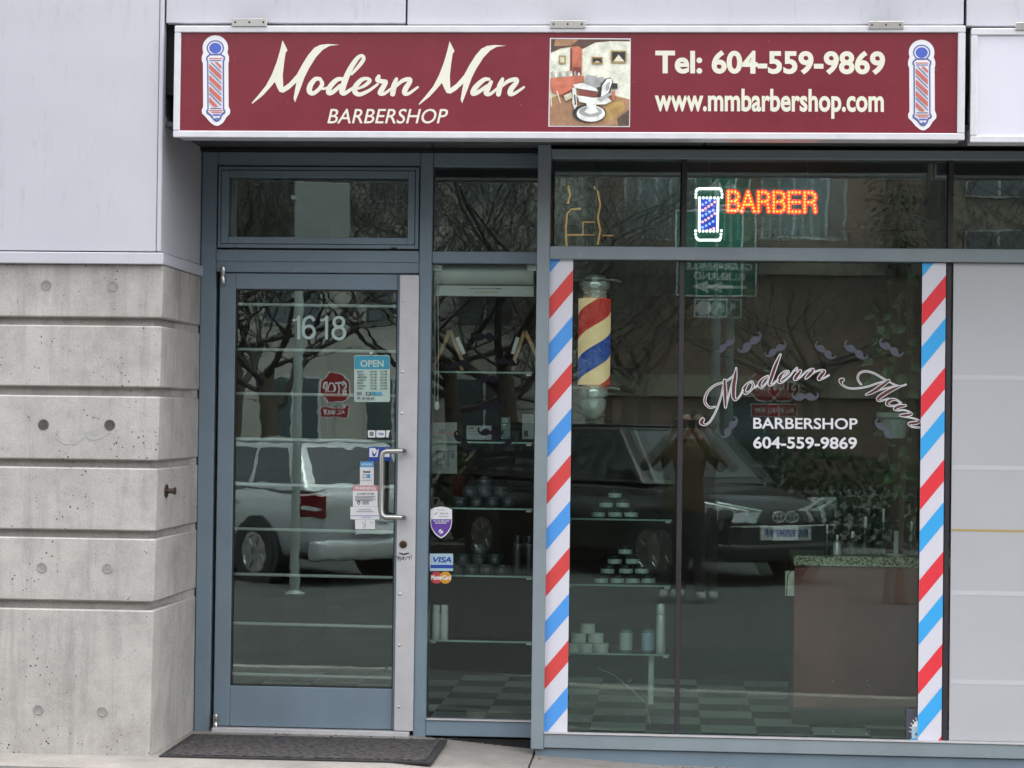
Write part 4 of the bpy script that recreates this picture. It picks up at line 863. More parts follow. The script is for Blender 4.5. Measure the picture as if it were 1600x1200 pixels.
# shield, card stickers on the side window
YSW = YD + 0.0285
f = Flat(YSW, 0.0003); s = 8.571
sh = lambda k: [(660 + (250 + (a - 250) * k) / s, 780 + (300 + (b - 300) * k) / s) for a, b in [(108, 140), (170, 110), (250, 97), (330, 110), (397, 140), (397, 300), (385, 380), (345, 450), (300, 495), (250, 525), (200, 495), (155, 450), (118, 380), (105, 300)]]
f.poly(sh(1.0), 'white_print'); f.poly([(660 + a / s, 780 + b / s) for a, b in [(118, 268), (387, 268), (386, 310), (374, 375), (335, 440), (295, 480), (250, 508), (205, 480), (165, 440), (128, 375), (117, 310)]], 'sticker_purple')
f.text('TELUS', 660 + 228 / s, 780 + 180 / s, 660 + 345 / s, 780 + 202 / s, 'ink_soft', 0.02).text('Business', 660 + 228 / s, 780 + 218 / s, 660 + 345 / s, 780 + 240 / s, 'ink_soft').rect(660 + 195 / s, 780 + 141 / s, 660 + 305 / s, 780 + 146 / s, 'ink_soft')
f.stroke([(160, 205, 6), (180, 190, 10), (205, 178, 4)], 'sticker_purple', 0, s, (660, 780))
f.text('TELUS SECURE', 660 + 140 / s, 780 + 280 / s, 660 + 362 / s, 780 + 300 / s, 'white_print', 0.02).text('BUSINESS', 660 + 172 / s, 780 + 308 / s, 660 + 325 / s, 780 + 328 / s, 'white_print', 0.02)
f.ell(660 + 248 / s, 780 + 432 / s, 31 / s, 31 / s, 'white_print').ell(660 + 262 / s, 780 + 418 / s, 11 / s, 11 / s, 'sticker_purple').ell(660 + 236 / s, 780 + 442 / s, 11 / s, 11 / s, 'sticker_purple')
f.build('shield_sticker', label='purple and white shield security sticker on the narrow window', cat='sticker')
f = Flat(YSW, 0.0003); f.rect(671.5, 865, 708, 892, 'white_print').rect(672.5, 865, 708, 882.5, 'sticker_pale').rect(672.5, 882.5, 708, 888, 'sticker_blue').rect(671.5, 888, 708, 891.5, 'sticker_pale').text('VISA', 676.5, 870, 705.5, 879, 'sticker_blue', 0.03, 0.22)
f.build('card_sticker', label='pale blue VISA card sticker under the shield on narrow window', cat='sticker')
f = Flat(YSW, 0.0003); f.ell(682, 902.5, 9.3, 9.5, 'sticker_red').ell(696, 902.5, 9.3, 9.5, 'sticker_orange').text('MasterCard', 673.5, 898.5, 705, 906, 'white_print', 0.03, 0.15)
f.build('card_sticker', label='red and orange circles card sticker low on the narrow window', cat='sticker')
f = Flat(YG - 0.0075, 0.0003); f.rect(1416, 1107, 1438, 1157, 'decal_grey')
for i in range(11):
    a = R(180 + i * 16); f.stroke([(1438 + 10 * math.cos(a), 1143 + 14 * math.sin(a), 1.2), (1438 + 17 * math.cos(a), 1143 + 24 * math.sin(a), 1.6)], 'white_print', n=2)
f.rect(1424, 1135, 1438, 1155, 'sticker_pale').poly([(1424, 1135), (1430, 1127), (1438, 1124), (1438, 1135)], 'white_print').text('AR', 1429, 1144, 1437, 1149, 'ink', 0.03).rect(1422, 1153, 1438, 1156.5, 'sticker_sky')
f.build('corner_poster', label='small grey sunburst poster in bottom corner by bright striped panel', cat='poster')
rs = random.Random(21); m = MB()
for i in range(90):
    px, py = rs.uniform(860, 1590), rs.choice([rs.uniform(1150, 1175), rs.uniform(1060, 1150)])
    if 1435 < px and py < 1150: continue
    y = YF - 0.0006 if py > 1156 else YG - 0.0075; c = P(px, py, y); r_ = rs.uniform(.0012, .0034)
    m.add([(c.x + r_ * math.cos(a * 1.05) * rs.uniform(.6, 1.2), y, c.z + r_ * math.sin(a * 1.05) * rs.uniform(.6, 1.2)) for a in range(6)], [tuple(range(6))], 'paper_dim')
o = m.build('paint_specks', fr, kind='stuff')
m = MB()
for i in range(260):
    x = rs.uniform(-0.6, 3.4) if i % 3 else rs.uniform(-1.9, -0.6); y = (YF - 0.0 if x > -0.6 else YD - 0.04) - abs(rs.gauss(0, .05)) - .01; z = zg(x, y) + .002; s_ = rs.uniform(.003, .011)
    a = rs.uniform(0, 6.28); m.add([(x + s_ * math.cos(a), y + s_ * math.sin(a), z), (x + s_ * .5 * math.cos(a + 1.8), y + s_ * .5 * math.sin(a + 1.8), z + s_ * .5), (x - s_ * math.cos(a), y - s_ * math.sin(a), z), (x + s_ * .5 * math.cos(a - 1.6), y + s_ * .5 * math.sin(a - 1.6), z + s_ * .2)], [(0, 1, 2, 3)], 'litter')
m.build('litter', kind='stuff', label='dry leaf crumbs and grit along the foot of the shopfront', cat='litter')
#PART2
# ================================================================== doormat
mt = thing('doormat', 'dark ribbed rubber doormat on the pavement before the door', 'doormat', (PX(470, 1175, -0.35), -0.35, 0))
def ground_at(px, py):
    d = F_ + R_ * ((px - 800) / FPX) - U_ * ((py - 600) / FPX); t = (0.0 - CAM.z) / d.z
    for _ in range(6):
        p = CAM + d * t; t = (zg(p.x, p.y) - CAM.z) / d.z
    return CAM + d * t
m1, m2, m3, m4 = ground_at(290, 1149), ground_at(694, 1158), ground_at(680, 1194), ground_at(259, 1184)
mx0, mx1 = (m1.x + m4.x) / 2, (m2.x + m3.x) / 2; my1, my0 = (m1.y + m2.y) / 2, (m3.y + m4.y) / 2
def strip(m, x0, x1, y0, y1, h, mat, n=14):
    for i in range(n):
        a, b = x0 + (x1 - x0) * i / n, x0 + (x1 - x0) * (i + 1) / n
        m.hexa([(a, y0, zg(a, y0) - 0.002), (b, y0, zg(b, y0) - 0.002), (b, y1, zg(b, y1) - 0.002), (a, y1, zg(a, y1) - 0.002)], [(a, y0, zg(a, y0) + h), (b, y0, zg(b, y0) + h), (b, y1, zg(b, y1) + h), (a, y1, zg(a, y1) + h)], mat)
m = MB(); strip(m, mx0 + 0.03, mx1 - 0.03, my0 + 0.03, my1 - 0.03, 0.012, 'mat_pile'); m.build('pile', mt)
m = MB(); strip(m, mx0, mx1, my0, my0 + 0.028, 0.008, 'black_rubber'); strip(m, mx0, mx1, my1 - 0.028, my1, 0.008, 'black_rubber'); strip(m, mx0, mx0 + 0.028, my0 + 0.029, my1 - 0.029, 0.008, 'black_rubber', 1); strip(m, mx1 - 0.028, mx1, my0 + 0.029, my1 - 0.029, 0.008, 'black_rubber', 1); m.build('border', mt)

# ================================================================== LED sign
YL = 0.075
ls = thing('led_sign', 'lit LED sign with barber pole and yellow BARBER letters in upper window', 'sign', (PX(1185, 380, YL), YL, PZ(1185, 378, YL)))
LO, LS = (1080, 280), 7.62
def dots(name, pts, mat, r=2.1, back=None, bw=46, y=YL):
    m = MB()
    for a, b in pts:
        c = P(LO[0] + a / LS, LO[1] + b / LS, y); rr = r / 335
        m.lathe([(rr, 0.002), (rr, -0.002), (rr * 0.7, -0.0045), (rr * 0.25, -0.0055)], c, mat, 8, 'y')
    return m.build(name, ls, smooth=True)
def line(a, b, n): return [(a[0] + (b[0] - a[0]) * i / n, a[1] + (b[1] - a[1]) * i / n) for i in range(n + 1)]
def poly_dots(segs):
    out = []
    for s in segs:
        for q in s:
            if all(math.hypot(q[0] - o[0], q[1] - o[1]) > 17 for o in out): out.append(q)
    return out
def letter(ch, x, y, w, h=228):
    X = lambda u, v: (x + u * w, y + v * h)
    if ch == 'B': return [line(X(0, 0), X(0, 1), 6), [X(.35, 0), X(.68, 0.01), X(.93, .1), X(1, .26), X(.85, .42), X(.66, .5), X(.33, .5), X(.95, .60), X(1.03, .75), X(.93, .91), X(.66, 1), X(.33, 1)]]
    if ch == 'A': return [line(X(.5, 0), X(0, 1), 6), line(X(.5, 0), X(1, 1), 6), [X(.4, .66), X(.62, .66)]]
    if ch == 'R': return [line(X(0, 0), X(0, 1), 6), [X(.35, 0), X(.68, 0.01), X(.92, .1), X(1, .26), X(.88, .42), X(.64, .5), X(.33, .5), X(.9, .64), X(.96, .82), X(1, 1)]]
    if ch == 'E': return [line(X(0, 0), X(0, 1), 6), line(X(.33, 0), X(1, 0), 2), line(X(.33, .5), X(1, .5), 2), line(X(.33, 1), X(1, 1), 2)]
    if ch == 'S': return [[X(.9, .1), X(.6, 0), X(.25, .03), X(0, .2), X(.2, .4), X(.6, .55), X(.95, .72), X(.8, .95), X(.4, 1), X(.05, .88)]]
    if ch == 'H': return [line(X(0, 0), X(0, 1), 5), line(X(1, 0), X(1, 1), 5), line(X(.3, .5), X(.75, .5), 2)]
    if ch == 'O': return [[X(.5 + .5 * math.sin(2 * math.pi * i / 12), .5 - .5 * math.cos(2 * math.pi * i / 12)) for i in range(12)]]
    if ch == 'P': return [line(X(0, 0), X(0, 1), 5), [X(.35, 0), X(.7, 0), X(1, .12), X(1, .35), X(.7, .48), X(.35, .48)]]
for ch, x, y, wd in (('B', 442, 148, 120), ('A', 600, 152, 152), ('R', 802, 154, 122), ('B', 984, 156, 124), ('E', 1164, 158, 126), ('R', 1352, 160, 126)):
    segs = letter(ch, x, y, wd)
    dots('led_letter', poly_dots(segs), 'led_yellow', 2.0)
    f = Flat(YL + 0.006, 0.0002)  # red spill around the LEDs, drawn as an emissive ribbon
    for s in segs:
        if len(s) > 1: f.stroke([(a, b, 62) for a, b in s], 'led_spill_red', 0, LS, LO, n=2)
    f.build('red_spill_ribbon', ls)
for ch, x, wd in (('S', 610, 90), ('H', 752, 140), ('O', 968, 150), ('P', 1205, 120)): dots('unlit_letter', poly_dots(letter(ch, x, 468, wd, 226)), 'led_off', 0.9)
capt = line((95, 112), (335, 112), 12) + [(60, 140), (55, 178), (55, 215), (358, 140), (368, 178), (365, 215), (75, 122), (350, 120)] + line((100, 222), (320, 222), 5)
capb = line((95, 725), (335, 725), 12) + [(52, 615), (52, 655), (60, 695), (360, 612), (355, 655), (350, 695), (78, 715), (340, 712)] + line((100, 618), (310, 618), 5)
side = line((98, 245), (95, 600), 12) + line((320, 245), (312, 600), 12)
dots('pole_outline', capt + capb + side, 'led_white', 2.2)
bl = []; pk = []
for k, y in enumerate((300, 435, 572)): bl += [(135 + i * 42, y - i * (18 if k else 20) - (i * i) * 1.5) for i in range(4 if k else 3)]
for y in (370, 508): pk += [(135 + i * 36, y - i * 20 - i * i * 1.2) for i in range(5)]
pk += [(190, 612), (230, 600), (268, 585)]
dots('blue_leds', bl, 'led_blue', 2.1); dots('pink_leds', pk, 'led_pink', 2.1)
f = Flat(YL + 0.004, 0.0002); f.poly([(LO[0] + a / LS, LO[1] + b / LS) for a, b in ((118, 235), (300, 235), (295, 600), (115, 600))], 'led_navy'); f.build('blue_backing', ls)
m = MB(); a, b = P(1086, 293, YL + 0.009), P(1281, 377, YL + 0.009); m.box(a.x, b.x, YL + 0.009, YL + 0.012, b.z, a.z, 'glass_shelf'); m.build('clear_backing', ls)
m = MB()
for px in (1108, 1262): m.tube([P(px, 292, YL + 0.011), P(px, 250, YL + 0.011)], 0.0012, 'steel', 5)
m.build('hanging_wire', ls)

# ================================================================== hanging barber pole
YBP = 0.17
c0 = P(928.5, 535, YBP); S_ = (DIST + YBP) / FPX
bpole = thing('barber_pole', 'hanging barber pole with chrome ends and red cream blue spiral', 'barber pole', (c0.x, c0.y, PZ(928, 655, YBP)))
zz = lambda py: PZ(928.5, py, YBP)
rad = 25.3 * S_; zt_, zb_ = zz(467), zz(601.5)
NS, NH = 48, 40; colr = {}
# spiral bands: strips that climb round the cylinder
RISE, PERIOD = 96 * S_, 137 * S_
def band(mat, off0, off1):
    v = []; fc = []
    def zcl(a, o, rep): return min(zt_, max(zb_, zt_ - o * S_ - rep * PERIOD + a / (2 * math.pi) * RISE))
    for rep in range(-2, 3):
        for i in range(NS):
            q = []
            for a, o in ((2 * math.pi * i / NS, off0), (2 * math.pi * (i + 1) / NS, off0), (2 * math.pi * (i + 1) / NS, off1), (2 * math.pi * i / NS, off1)):
                ang = a - math.pi; q.append((c0.x + rad * math.sin(ang), c0.y - rad * math.cos(ang), zcl(a, o, rep)))
            if abs(q[0][2] - q[3][2]) + abs(q[1][2] - q[2][2]) < 1e-6: continue
            b = len(v); v += q; fc.append((b, b + 1, b + 2, b + 3))
    m = MB(); m.add(v, fc, mat); o = m.build('spiral_band', bpole)
    bm = bmesh.new(); bm.from_mesh(o.data); bmesh.ops.remove_doubles(bm, verts=bm.verts, dist=1e-5); bmesh.ops.recalc_face_normals(bm, faces=bm.faces)
    for fc_ in bm.faces:
        ce = fc_.calc_center_median()
        if fc_.normal.dot(Vector((ce.x, ce.y, 0))) < 0: fc_.normal_flip()
    bm.to_mesh(o.data); bm.free()
    for p in o.data.polygons: p.use_smooth = True
for mt_, a, b in (('pole_red', 52, 91), ('pole_cream', 91, 122), ('pole_blue', 122, 158), ('pole_cream', 158, 189)): band(mt_, a, b)
px2 = lambda v: v * S_
def lth(name, prof, mat): m = MB(); m.lathe([(px2(r), zz(y) - c0.z) for r, y in prof], c0, mat, 32); return m.build(name, bpole, smooth=True)
lth('top_collar', [(17, 467), (19, 466), (19, 462), (17, 460), (19, 458), (19, 454), (22, 453), (24, 449), (24.5, 444), (23, 440.5), (10, 440), (10, 438)], 'chrome')
lth('top_ball', [(10, 439), (17, 437.5), (18, 434), (15, 430.5), (8, 428.6), (0, 428.2)], 'chrome')
lth('bottom_collar', [(17, 601.5), (19, 603), (19, 606), (22, 607), (23.5, 610), (23.5, 616), (22, 620), (16, 621), (15, 624)], 'chrome')
lth('bottom_bowl', [(18, 623), (21, 626), (21, 631), (18, 640), (12, 649), (5, 654.5), (0, 655)], 'chrome')
m = MB()
for py in (437, 606):
    z = zz(py); m.tube([(c0.x - 0.12, c0.y + 0.16, z), (c0.x - 0.10, c0.y + 0.03, z), (c0.x - 0.02, c0.y - 0.0, z)], 0.006, 'chrome', 8)
    m.tube([(c0.x + 0.02, c0.y, z), (c0.x + 0.09, c0.y + 0.02, z), (c0.x + 0.12, c0.y + 0.06, z - 0.005)], 0.006, 'chrome', 8)
m.build('bracket', bpole, smooth=True)
m = MB(); m.tube([(c0.x, c0.y, zz(430)), (c0.x, c0.y, zs - 0.02)], 0.004, 'plastic_black', 6); m.build('hanging_rod', bpole)

# ================================================================== display shelves and products
ord_ = ['first', 'second', 'third', 'fourth', 'fifth']
YSH = 0.30
def shelf(name, px0, px1, py, Y, label, depth=0.16):
    z = PZ((px0 + px1) / 2, py, Y); o = wbox(name, PX(px0, py, Y), PX(px1, py, Y), Y + .003, Y + depth, z - 0.008, z, 'glass_shelf', label=label, cat='shelf', group='glass display shelves')
    wbox('polished_edge', PX(px0, py, Y), PX(px1, py, Y), Y, Y + .0025, z - 0.008, z, 'shelf_edge', o)
    for px in (px0 + 8, px1 - 6): wbox('shelf_clip', PX(px, py, Y) - .012, PX(px, py, Y) + .012, Y + .01, Y + .04, z - .018, z - .009, 'steel', o)
shelf('glass_shelf', 880, 1050, 810.5, YSH, 'upper glass shelf in the big window under the barber pole')
shelf('glass_shelf', 880, 1048, 913.5, YSH, 'middle glass shelf in the big window with the tall jar pyramid')
shelf('glass_shelf', 878, 1046, 1021, YSH, 'lowest glass shelf in the big window with bottles and can')
def jar_proto(name, label, r, h, body, lid, lab):
    t = thing(name, label, 'jar', (0, 0, -5)); L = LOC[t.name]
    m = MB(); m.lathe([(r * .94, 0), (r, 0.003), (r, h * .62), (r * .96, h * .66)], L, body, 20); m.build('jar_body', t, smooth=True)
    m = MB(); m.lathe([(r * 1.02, h * .67), (r * 1.03, h * .69), (r * 1.03, h * .97), (r * .98, h)], L, lid, 20); m.build('lid', t, smooth=True)
    if lab:
        m = MB(); m.lathe([(r * 1.006, h * .1), (r * 1.006, h * .58)], L, lab, 20); m.build('paper_label', t, smooth=True)
    return t
PJ = {}
def place_jar(kind, px, py, Y, label, group):
    specs = {'green': (0.0335, 0.044, 'jar_dark', 'jar_dark', 'jar_label'), 'white': (0.036, 0.046, 'jar_white', 'jar_white', 'jar_white'), 'black': (0.037, 0.050, 'jar_dark', 'jar_dark', None)}
    c = P(px, py, Y + 0.06)
    if kind not in PJ:
        t = jar_proto('product_jar', label, *specs[kind]); PJ[kind] = t; t.location = c
    else: t = dup(PJ[kind], c, label)
    t['group'] = group; t['label'] = label; return t
def pyramid(kind, rows, Y, where, group, rn):
    for (row, py, xs_) in rows:
        for i, px in enumerate(xs_):
            place_jar(kind, px, py, Y, f'{ord_[i]} {rn} of {row} row {where}' if len(xs_) > 1 else f'{rn} topping the pyramid {where.split(",")[0]}', group)
pyramid('green', [('bottom', 808.5, (935, 961, 986)), ('middle', 793.5, (947, 973.5)), ('top', 778.5, (960.5,))], YSH, 'on shelf under barber pole, counted from left', 'jars on the upper shelf', 'pale jar')
pyramid('green', [('bottom', 911.5, (939, 964.5, 988.5, 1013)), ('second', 896.5, (949.5, 978, 1002.5)), ('third', 881.5, (960.5, 988)), ('top', 866.5, (977,))], YSH, 'on middle shelf of big window, from left', 'jars on the middle shelf', 'pale jar')
pyramid('white', [('bottom', 1019.5, (893, 915, 939)), ('second', 1004, (904, 931)), ('top', 989, (918,))], YSH, 'on lowest shelf by striped panel, from left', 'jars on the lowest shelf', 'whitish tub')
def bottle(px, py0, py1, w_, Y, label, labmat, cap):
    b = P(px, py1, Y + 0.06); s_ = (DIST + Y + .06) / FPX; r = w_ / 2 * s_; h = (py1 - py0) * s_
    t = thing('product_bottle', label, 'bottle', b, 'bottles on the lowest shelf')
    m = MB(); m.lathe([(r * .9, 0), (r, .004), (r, h * .74), (r * .8, h * .8), (r * .4, h * .83)], b, 'bottle_green', 20); m.build('bottle_body', t, smooth=True)
    m = MB(); m.lathe([(r * 1.01, h * .1), (r * 1.01, h * .68)], b, labmat, 20); m.build('paper_label', t, smooth=True)
    m = MB(); m.lathe([(r * .45, h * .83), (r * .45, h * .98), (r * .35, h)], b, cap, 14); m.build('cap', t, smooth=True)
bottle(978, 974, 1019.5, 20, YSH, 'green labelled bottle on the lowest shelf', 'jar_label', 'plastic_black')
bottle(1012, 974, 1020, 19, YSH, 'blue labelled bottle on the lowest shelf beside the tall can', 'label_blue', 'plastic_black')
def can(px, py0, py1, w_, Y, label, mat, capm, group=None):
    b = P(px, py1, Y + 0.06); s_ = (DIST + Y + .06) / FPX; r = w_ / 2 * s_; h = (py1 - py0) * s_
    t = thing('spray_can', label, 'can', b, group)
    m = MB(); m.lathe([(r * .94, 0), (r, .003), (r, h * .74), (r * .85, h * .78)], b, mat, 20); m.build('can_body', t, smooth=True)
    m = MB(); m.lathe([(r * .92, h * .79), (r * .92, h * .98), (r * .85, h)], b, capm, 20); m.build('cap', t, smooth=True)
can(1032, 944, 1020, 14.5, YSH, 'tall pale spray can at the east end of the lowest shelf', 'can_silver', 'can_silver')
m = MB(); m.tube([P(1018, 1023, YSH + .1), P(1016.5, 1100, YSH + .1)], 0.015, 'bar_white', 10); m.build('shelf_post', label='short white tube standing under the lowest shelf', cat='post', smooth=True)
m = MB(); m.tube([P(935, 1044, YSH + .2), P(960, 1055, YSH + .2), P(985, 1076, YSH + .2), P(1010, 1098, YSH + .2), P(1016, 1132, YSH + .2)], 0.0022, 'bar_white', 6); m.build('white_cable', label='thin white cable drooping below the lowest glass shelf', cat='cable')
# --- narrow side window
YN = YD + 0.16
for py, lb in ((793.5, 'upper glass shelf in the narrow window'), (899, 'middle glass shelf in the narrow window'), (1001, 'lowest glass shelf in the narrow window with white cans')):
    shelf('glass_shelf', 668, 832, py, YN, lb)
pyramid('black', [('bottom', 792, (719, 745, 770, 795)), ('middle', 776, (734, 758, 783)), ('top', 760, (758,))], YN, 'on upper shelf of narrow window, from left', 'black jars in the narrow window', 'black jar')
pyramid('black', [('bottom', 897.5, (712, 737, 761, 786)), ('middle', 881.5, (724, 748, 774)), ('top', 865.5, (748,))], YN, 'on middle shelf of narrow window, from left', 'black jars in the narrow window', 'black jar')
can(809, 837, 897, 14, YN, 'black spray can beside the black jars on the middle shelf', 'jar_dark', 'plastic_black', 'black spray cans')
can(827, 837, 897, 13, YN, 'black spray can against the window post on the middle shelf', 'jar_dark', 'plastic_black', 'black spray cans')
can(681, 945, 1000, 12.5, YN, 'white can nearest the door on the lowest narrow shelf', 'jar_white', 'jar_white', 'white cans')
can(694, 945, 1000, 12.5, YN, 'white can second from the door on the lowest narrow shelf', 'jar_white', 'jar_white', 'white cans')
YBL = YD + 0.10
# roller blind
rb = thing('roller_blind', 'rolled up pale blind at the top of the narrow window', 'blind', P(755, 463, YBL - .03))
m = MB(); a, b = P(680, 430, YBL), P(834, 430, YBL); m.tube([(a.x, YBL + .02, a.z), (b.x, YBL + .02, b.z)], 0.052, 'blind_white', 20); m.build('roll', rb, smooth=True)
pbox('bottom_bar', 680, 446.5, 834, 463, YBL - 0.02, YBL - 0.012, 'blind_white', rb, 0.002)
for px in (684, 831): pbox('bracket', px - 7, 414, px + 7, 423, YBL - 0.035, YBL - 0.03, 'can_silver', rb)
f = Flat(YBL - 0.0202, 0.0002); f.rect(733, 450.5, 780, 451.5, 'ink_soft').rect(742, 456, 778, 457.2, 'panel_yellow').rect(775, 450, 784, 452.2, 'ink_soft'); f.build('printed_lines', rb)
m = MB()
for px in (679, 684): m.tube([P(px, 425, YBL - 0.03), P(px + 1, 560, YBL - 0.03), P(px, 632, YBL - 0.03)], 0.0014, 'bar_white', 5)
m.build('pull_cord', rb); c = P(682.5, 634, YBL - 0.03); m = MB(); m.lathe([(0.006, 0.02), (0.012, 0.01), (0.013, -0.012), (0.007, -0.02)], c, 'bar_white', 12); m.build('cord_weight', rb, smooth=True)
# wooden folding frames
def a_frame(cx, label, flip):
    t = thing('folding_frame', label, 'wooden frame', P(cx, 582, YN + .1), 'wooden folding frames in the narrow window')
    for dx, dy in ((-24 * (1 if not flip else .8), 60), (22, 60 if not flip else 52)):
        m = MB(); a, b = P(cx, 517, YN + .1), P(cx + dx, 517 + dy * .88, YN + .1); d = (b - a).normalized(); n = Vector((d.z, 0, -d.x)) * 0.0085
        m.hexa([a - n, a + n, a + n + Vector((0, .02, 0)), a - n + Vector((0, .02, 0))], [b - n, b + n, b + n + Vector((0, .02, 0)), b - n + Vector((0, .02, 0))], 'wood_light'); m.build('wooden_leg', t)
    s_ = 1 if not flip else -1; m = MB(); a, b = P(cx + s_ * 11, 527, YN + .09), P(cx + s_ * (22 if not flip else 19), 553, YN + .09); d = (b - a).normalized(); n = Vector((d.z, 0, -d.x)) * 0.009
    m.hexa([a - n, a + n, a + n + Vector((0, .01, 0)), a - n + Vector((0, .01, 0))], [b - n, b + n, b + n + Vector((0, .01, 0)), b - n + Vector((0, .01, 0))], 'bar_white'); m.build('white_strip', t)
    m = MB(); m.tube([P(cx + 14 * s_, 566, YN + .1), P(cx + 20 * s_, 579, YN + .1)], 0.009, 'wood_light', 8); m.build('peg', t)
a_frame(703, 'wooden folding frame nearest the door in the narrow window', False); a_frame(820, 'wooden folding frame nearest the corner post in the narrow window', True)
shelf('glass_shelf', 668, 832, 580.5, YN + .05, 'thin glass shelf carrying the wooden folding frames', 0.12)
shelf('glass_shelf', 668, 832, 690, YN + .05, 'glass shelf holding the cards and magazine in the narrow window', 0.12)
f = Flat(YN + .08, 0.0004); f.rect(729, 665, 768, 687, 'paper_dim').text('CARDS', 731, 667.5, 741, 670.5, 'ink', 0.02).rect(732, 674, 745, 674.8, 'ink_soft').rect(732, 678, 750, 678.8, 'ink_soft'); f.build('white_card', label='white printed card standing in the narrow window', cat='card')
f = Flat(YN + .10, 0.0004); f.rect(816, 647, 834, 686, 'paper_dim').rect(818, 652, 832, 653, 'ink_soft').rect(818, 657, 832, 658, 'ink_soft').rect(819, 673, 825, 682, 'ink'); f.build('white_card', label='tall white card against the corner post in the narrow window', cat='card')
f = Flat(YN + .10, 0.0004); f.rect(783, 652, 797, 686, 'bottle_green').ell(789, 657, 3, 3, 'jar_label').ell(789, 657, 2, 2, 'bottle_green').rect(786, 663, 791, 665, 'jar_label').rect(786, 668, 791, 669, 'jar_label'); f.build('green_card', label='dark green card beside the white card in the narrow window', cat='card')
f = Flat(YN + .075, 0.0004); f.rect(673, 660, 714, 740, 'paper_dim').rect(675, 676, 712, 678, 'sticker_pink')
for a, b, c, d in ((681, 706, 684, 728), (699, 706, 702, 730), (681, 704, 711, 707), (684, 716, 700, 722), (704, 708, 711, 716), (686, 724, 698, 727), (692, 708, 696, 716), (677, 682, 690, 684)): f.rect(a, b, c, d, 'ink_soft')
f.ell(691, 674, 6, 4, 'ink_soft'); f.build('magazine', label='white leaflet with a chair drawing leaning near the door', cat='leaflet')

# ================================================================== counter, plant, gold glints
YK = 0.85
ct = thing('counter', 'reddish brown reception counter with speckled granite top', 'counter', (PX(1330, 1100, YK), YK, 0))
xk0, xk1 = PX(1239, 950, YK), PX(1475, 950, YK) + 0.9; zk1, zk0 = PZ(1330, 869, YK), PZ(1330, 884.5, YK)
wbox('granite_top', xk0, xk1, YK - 0.03, YK + 0.5, zk0, zk1, 'granite', ct, 0.003)
wbox('front_panel', xk0 + 0.005, xk1 - 0.02, YK, YK + 0.03, 0.0, zk0 - 0.001, 'counter_red', ct, 0.002)
wbox('side_panel', xk0 + 0.005, xk0 + 0.03, YK + 0.031, YK + 0.47, 0.0, zk0 - 0.001, 'counter_red', ct)
wbox('kick_board', xk0 + 0.01, xk1 - 0.03, YK - 0.008, YK - 0.001, 0.0, 0.08, 'room_dark', ct)
f = Flat(YK - 0.15, 0.0004); f.poly([(1227, 892), (1241, 892), (1241, 931), (1227, 931)], 'pic_wall_light').stroke([(1239, 890, 1.2), (1231, 900, 1.4), (1229, 932, 1.4)], 'ink'); f.build('paper_bag', label='pale yellow paper hanging at the counter end', cat='paper')
for px, w_, h_, mt_, lb in ((1292, 9, 50, 'plastic_black', 'slim black bottle nearest the open end of the granite counter'), (1308, 12, 34, 'can_silver', 'silver tub beside the slim bottle on the granite counter'), (1380, 11, 74, 'jar_dark', 'tallest dark bottle on the granite counter'), (1424, 12, 55, 'plastic_black', 'black bottle nearest the bright striped panel on the counter'), (1352, 13, 62, 'plastic_black', 'tall black bottle standing on the granite counter'), (1332, 16, 40, 'jar_dark', 'short dark tub standing on the granite counter')):
    b = P(px, 869.5, YK + .12); s_ = (DIST + YK) / FPX; r = w_ / 2 * s_; h = h_ * s_; t = thing('counter_bottle', lb, 'bottle', b)
    m = MB(); m.lathe([(r, 0), (r, h * .6), (r * .5, h * .72)], b, mt_, 16); m.build('bottle_body', t, smooth=True)
    m = MB(); m.lathe([(r * .4, h * .72), (r * .4, h * .96), (r * .3, h)], b, 'chrome', 12); m.build('pump_top', t, smooth=True)
t = thing('card_terminal', 'white upright stand on a round foot upon the granite counter', 'stand', P(1400, 869.5, YK + .1)); b = LOC[t.name]
m = MB(); m.lathe([(0.055, 0), (0.05, .012), (0.01, .016)], b, 'bar_white', 20); m.build('round_foot', t, smooth=True)
wbox('upright', b.x - .012, b.x + .012, b.y - .006, b.y + .006, b.z + .014, b.z + .13, 'bar_white', t, 0.003)
wbox('black_case', PX(1368, 870, YK) , PX(1412, 870, YK), YK + .22, YK + .36, zk1 + 0.001, zk1 + 0.16, 'plastic_black', label='low black equipment case at the back of the granite counter', cat='case', bevel=0.008)
# trailing plant
pot = P(1400, 652, 0.42)
plant = thing('trailing_plant', 'leafy green vine trailing from a pale pot behind bright striped panel', 'plant', pot)
m = MB(); m.lathe([(0.055, -0.10), (0.075, -0.01), (0.095, 0.0), (0.095, 0.022), (0.085, 0.022)], pot, 'jar_label', 24); m.build('pot', plant, smooth=True)
def leaf(m, c, d, n, s, mat):
    d = d.normalized(); n = n.normalized(); t = d.cross(n).normalized()
    o = [c, c + d * s * .25 + t * s * .36, c + d * s * .65 + t * s * .26, c + d * s * 1.1 - n * s * .1, c + d * s * .65 - t * s * .26, c + d * s * .25 - t * s * .36]
    mid = c + d * s * .5 + n * s * .09
    m.add(o + [mid], [(0, 1, 6), (1, 2, 6), (2, 3, 6), (3, 4, 6), (4, 5, 6), (5, 0, 6)], mat)
rnd = random.Random(3)
vines = [[(1385, 430), (1392, 480), (1388, 540), (1402, 600), (1400, 640)], [(1420, 420), (1415, 500), (1425, 560), (1418, 620), (1405, 645)], [(1360, 470), (1372, 520), (1364, 570), (1384, 620), (1396, 645)],
         [(1404, 650), (1418, 690), (1405, 730), (1412, 780)], [(1395, 650), (1385, 700), (1398, 745)]]
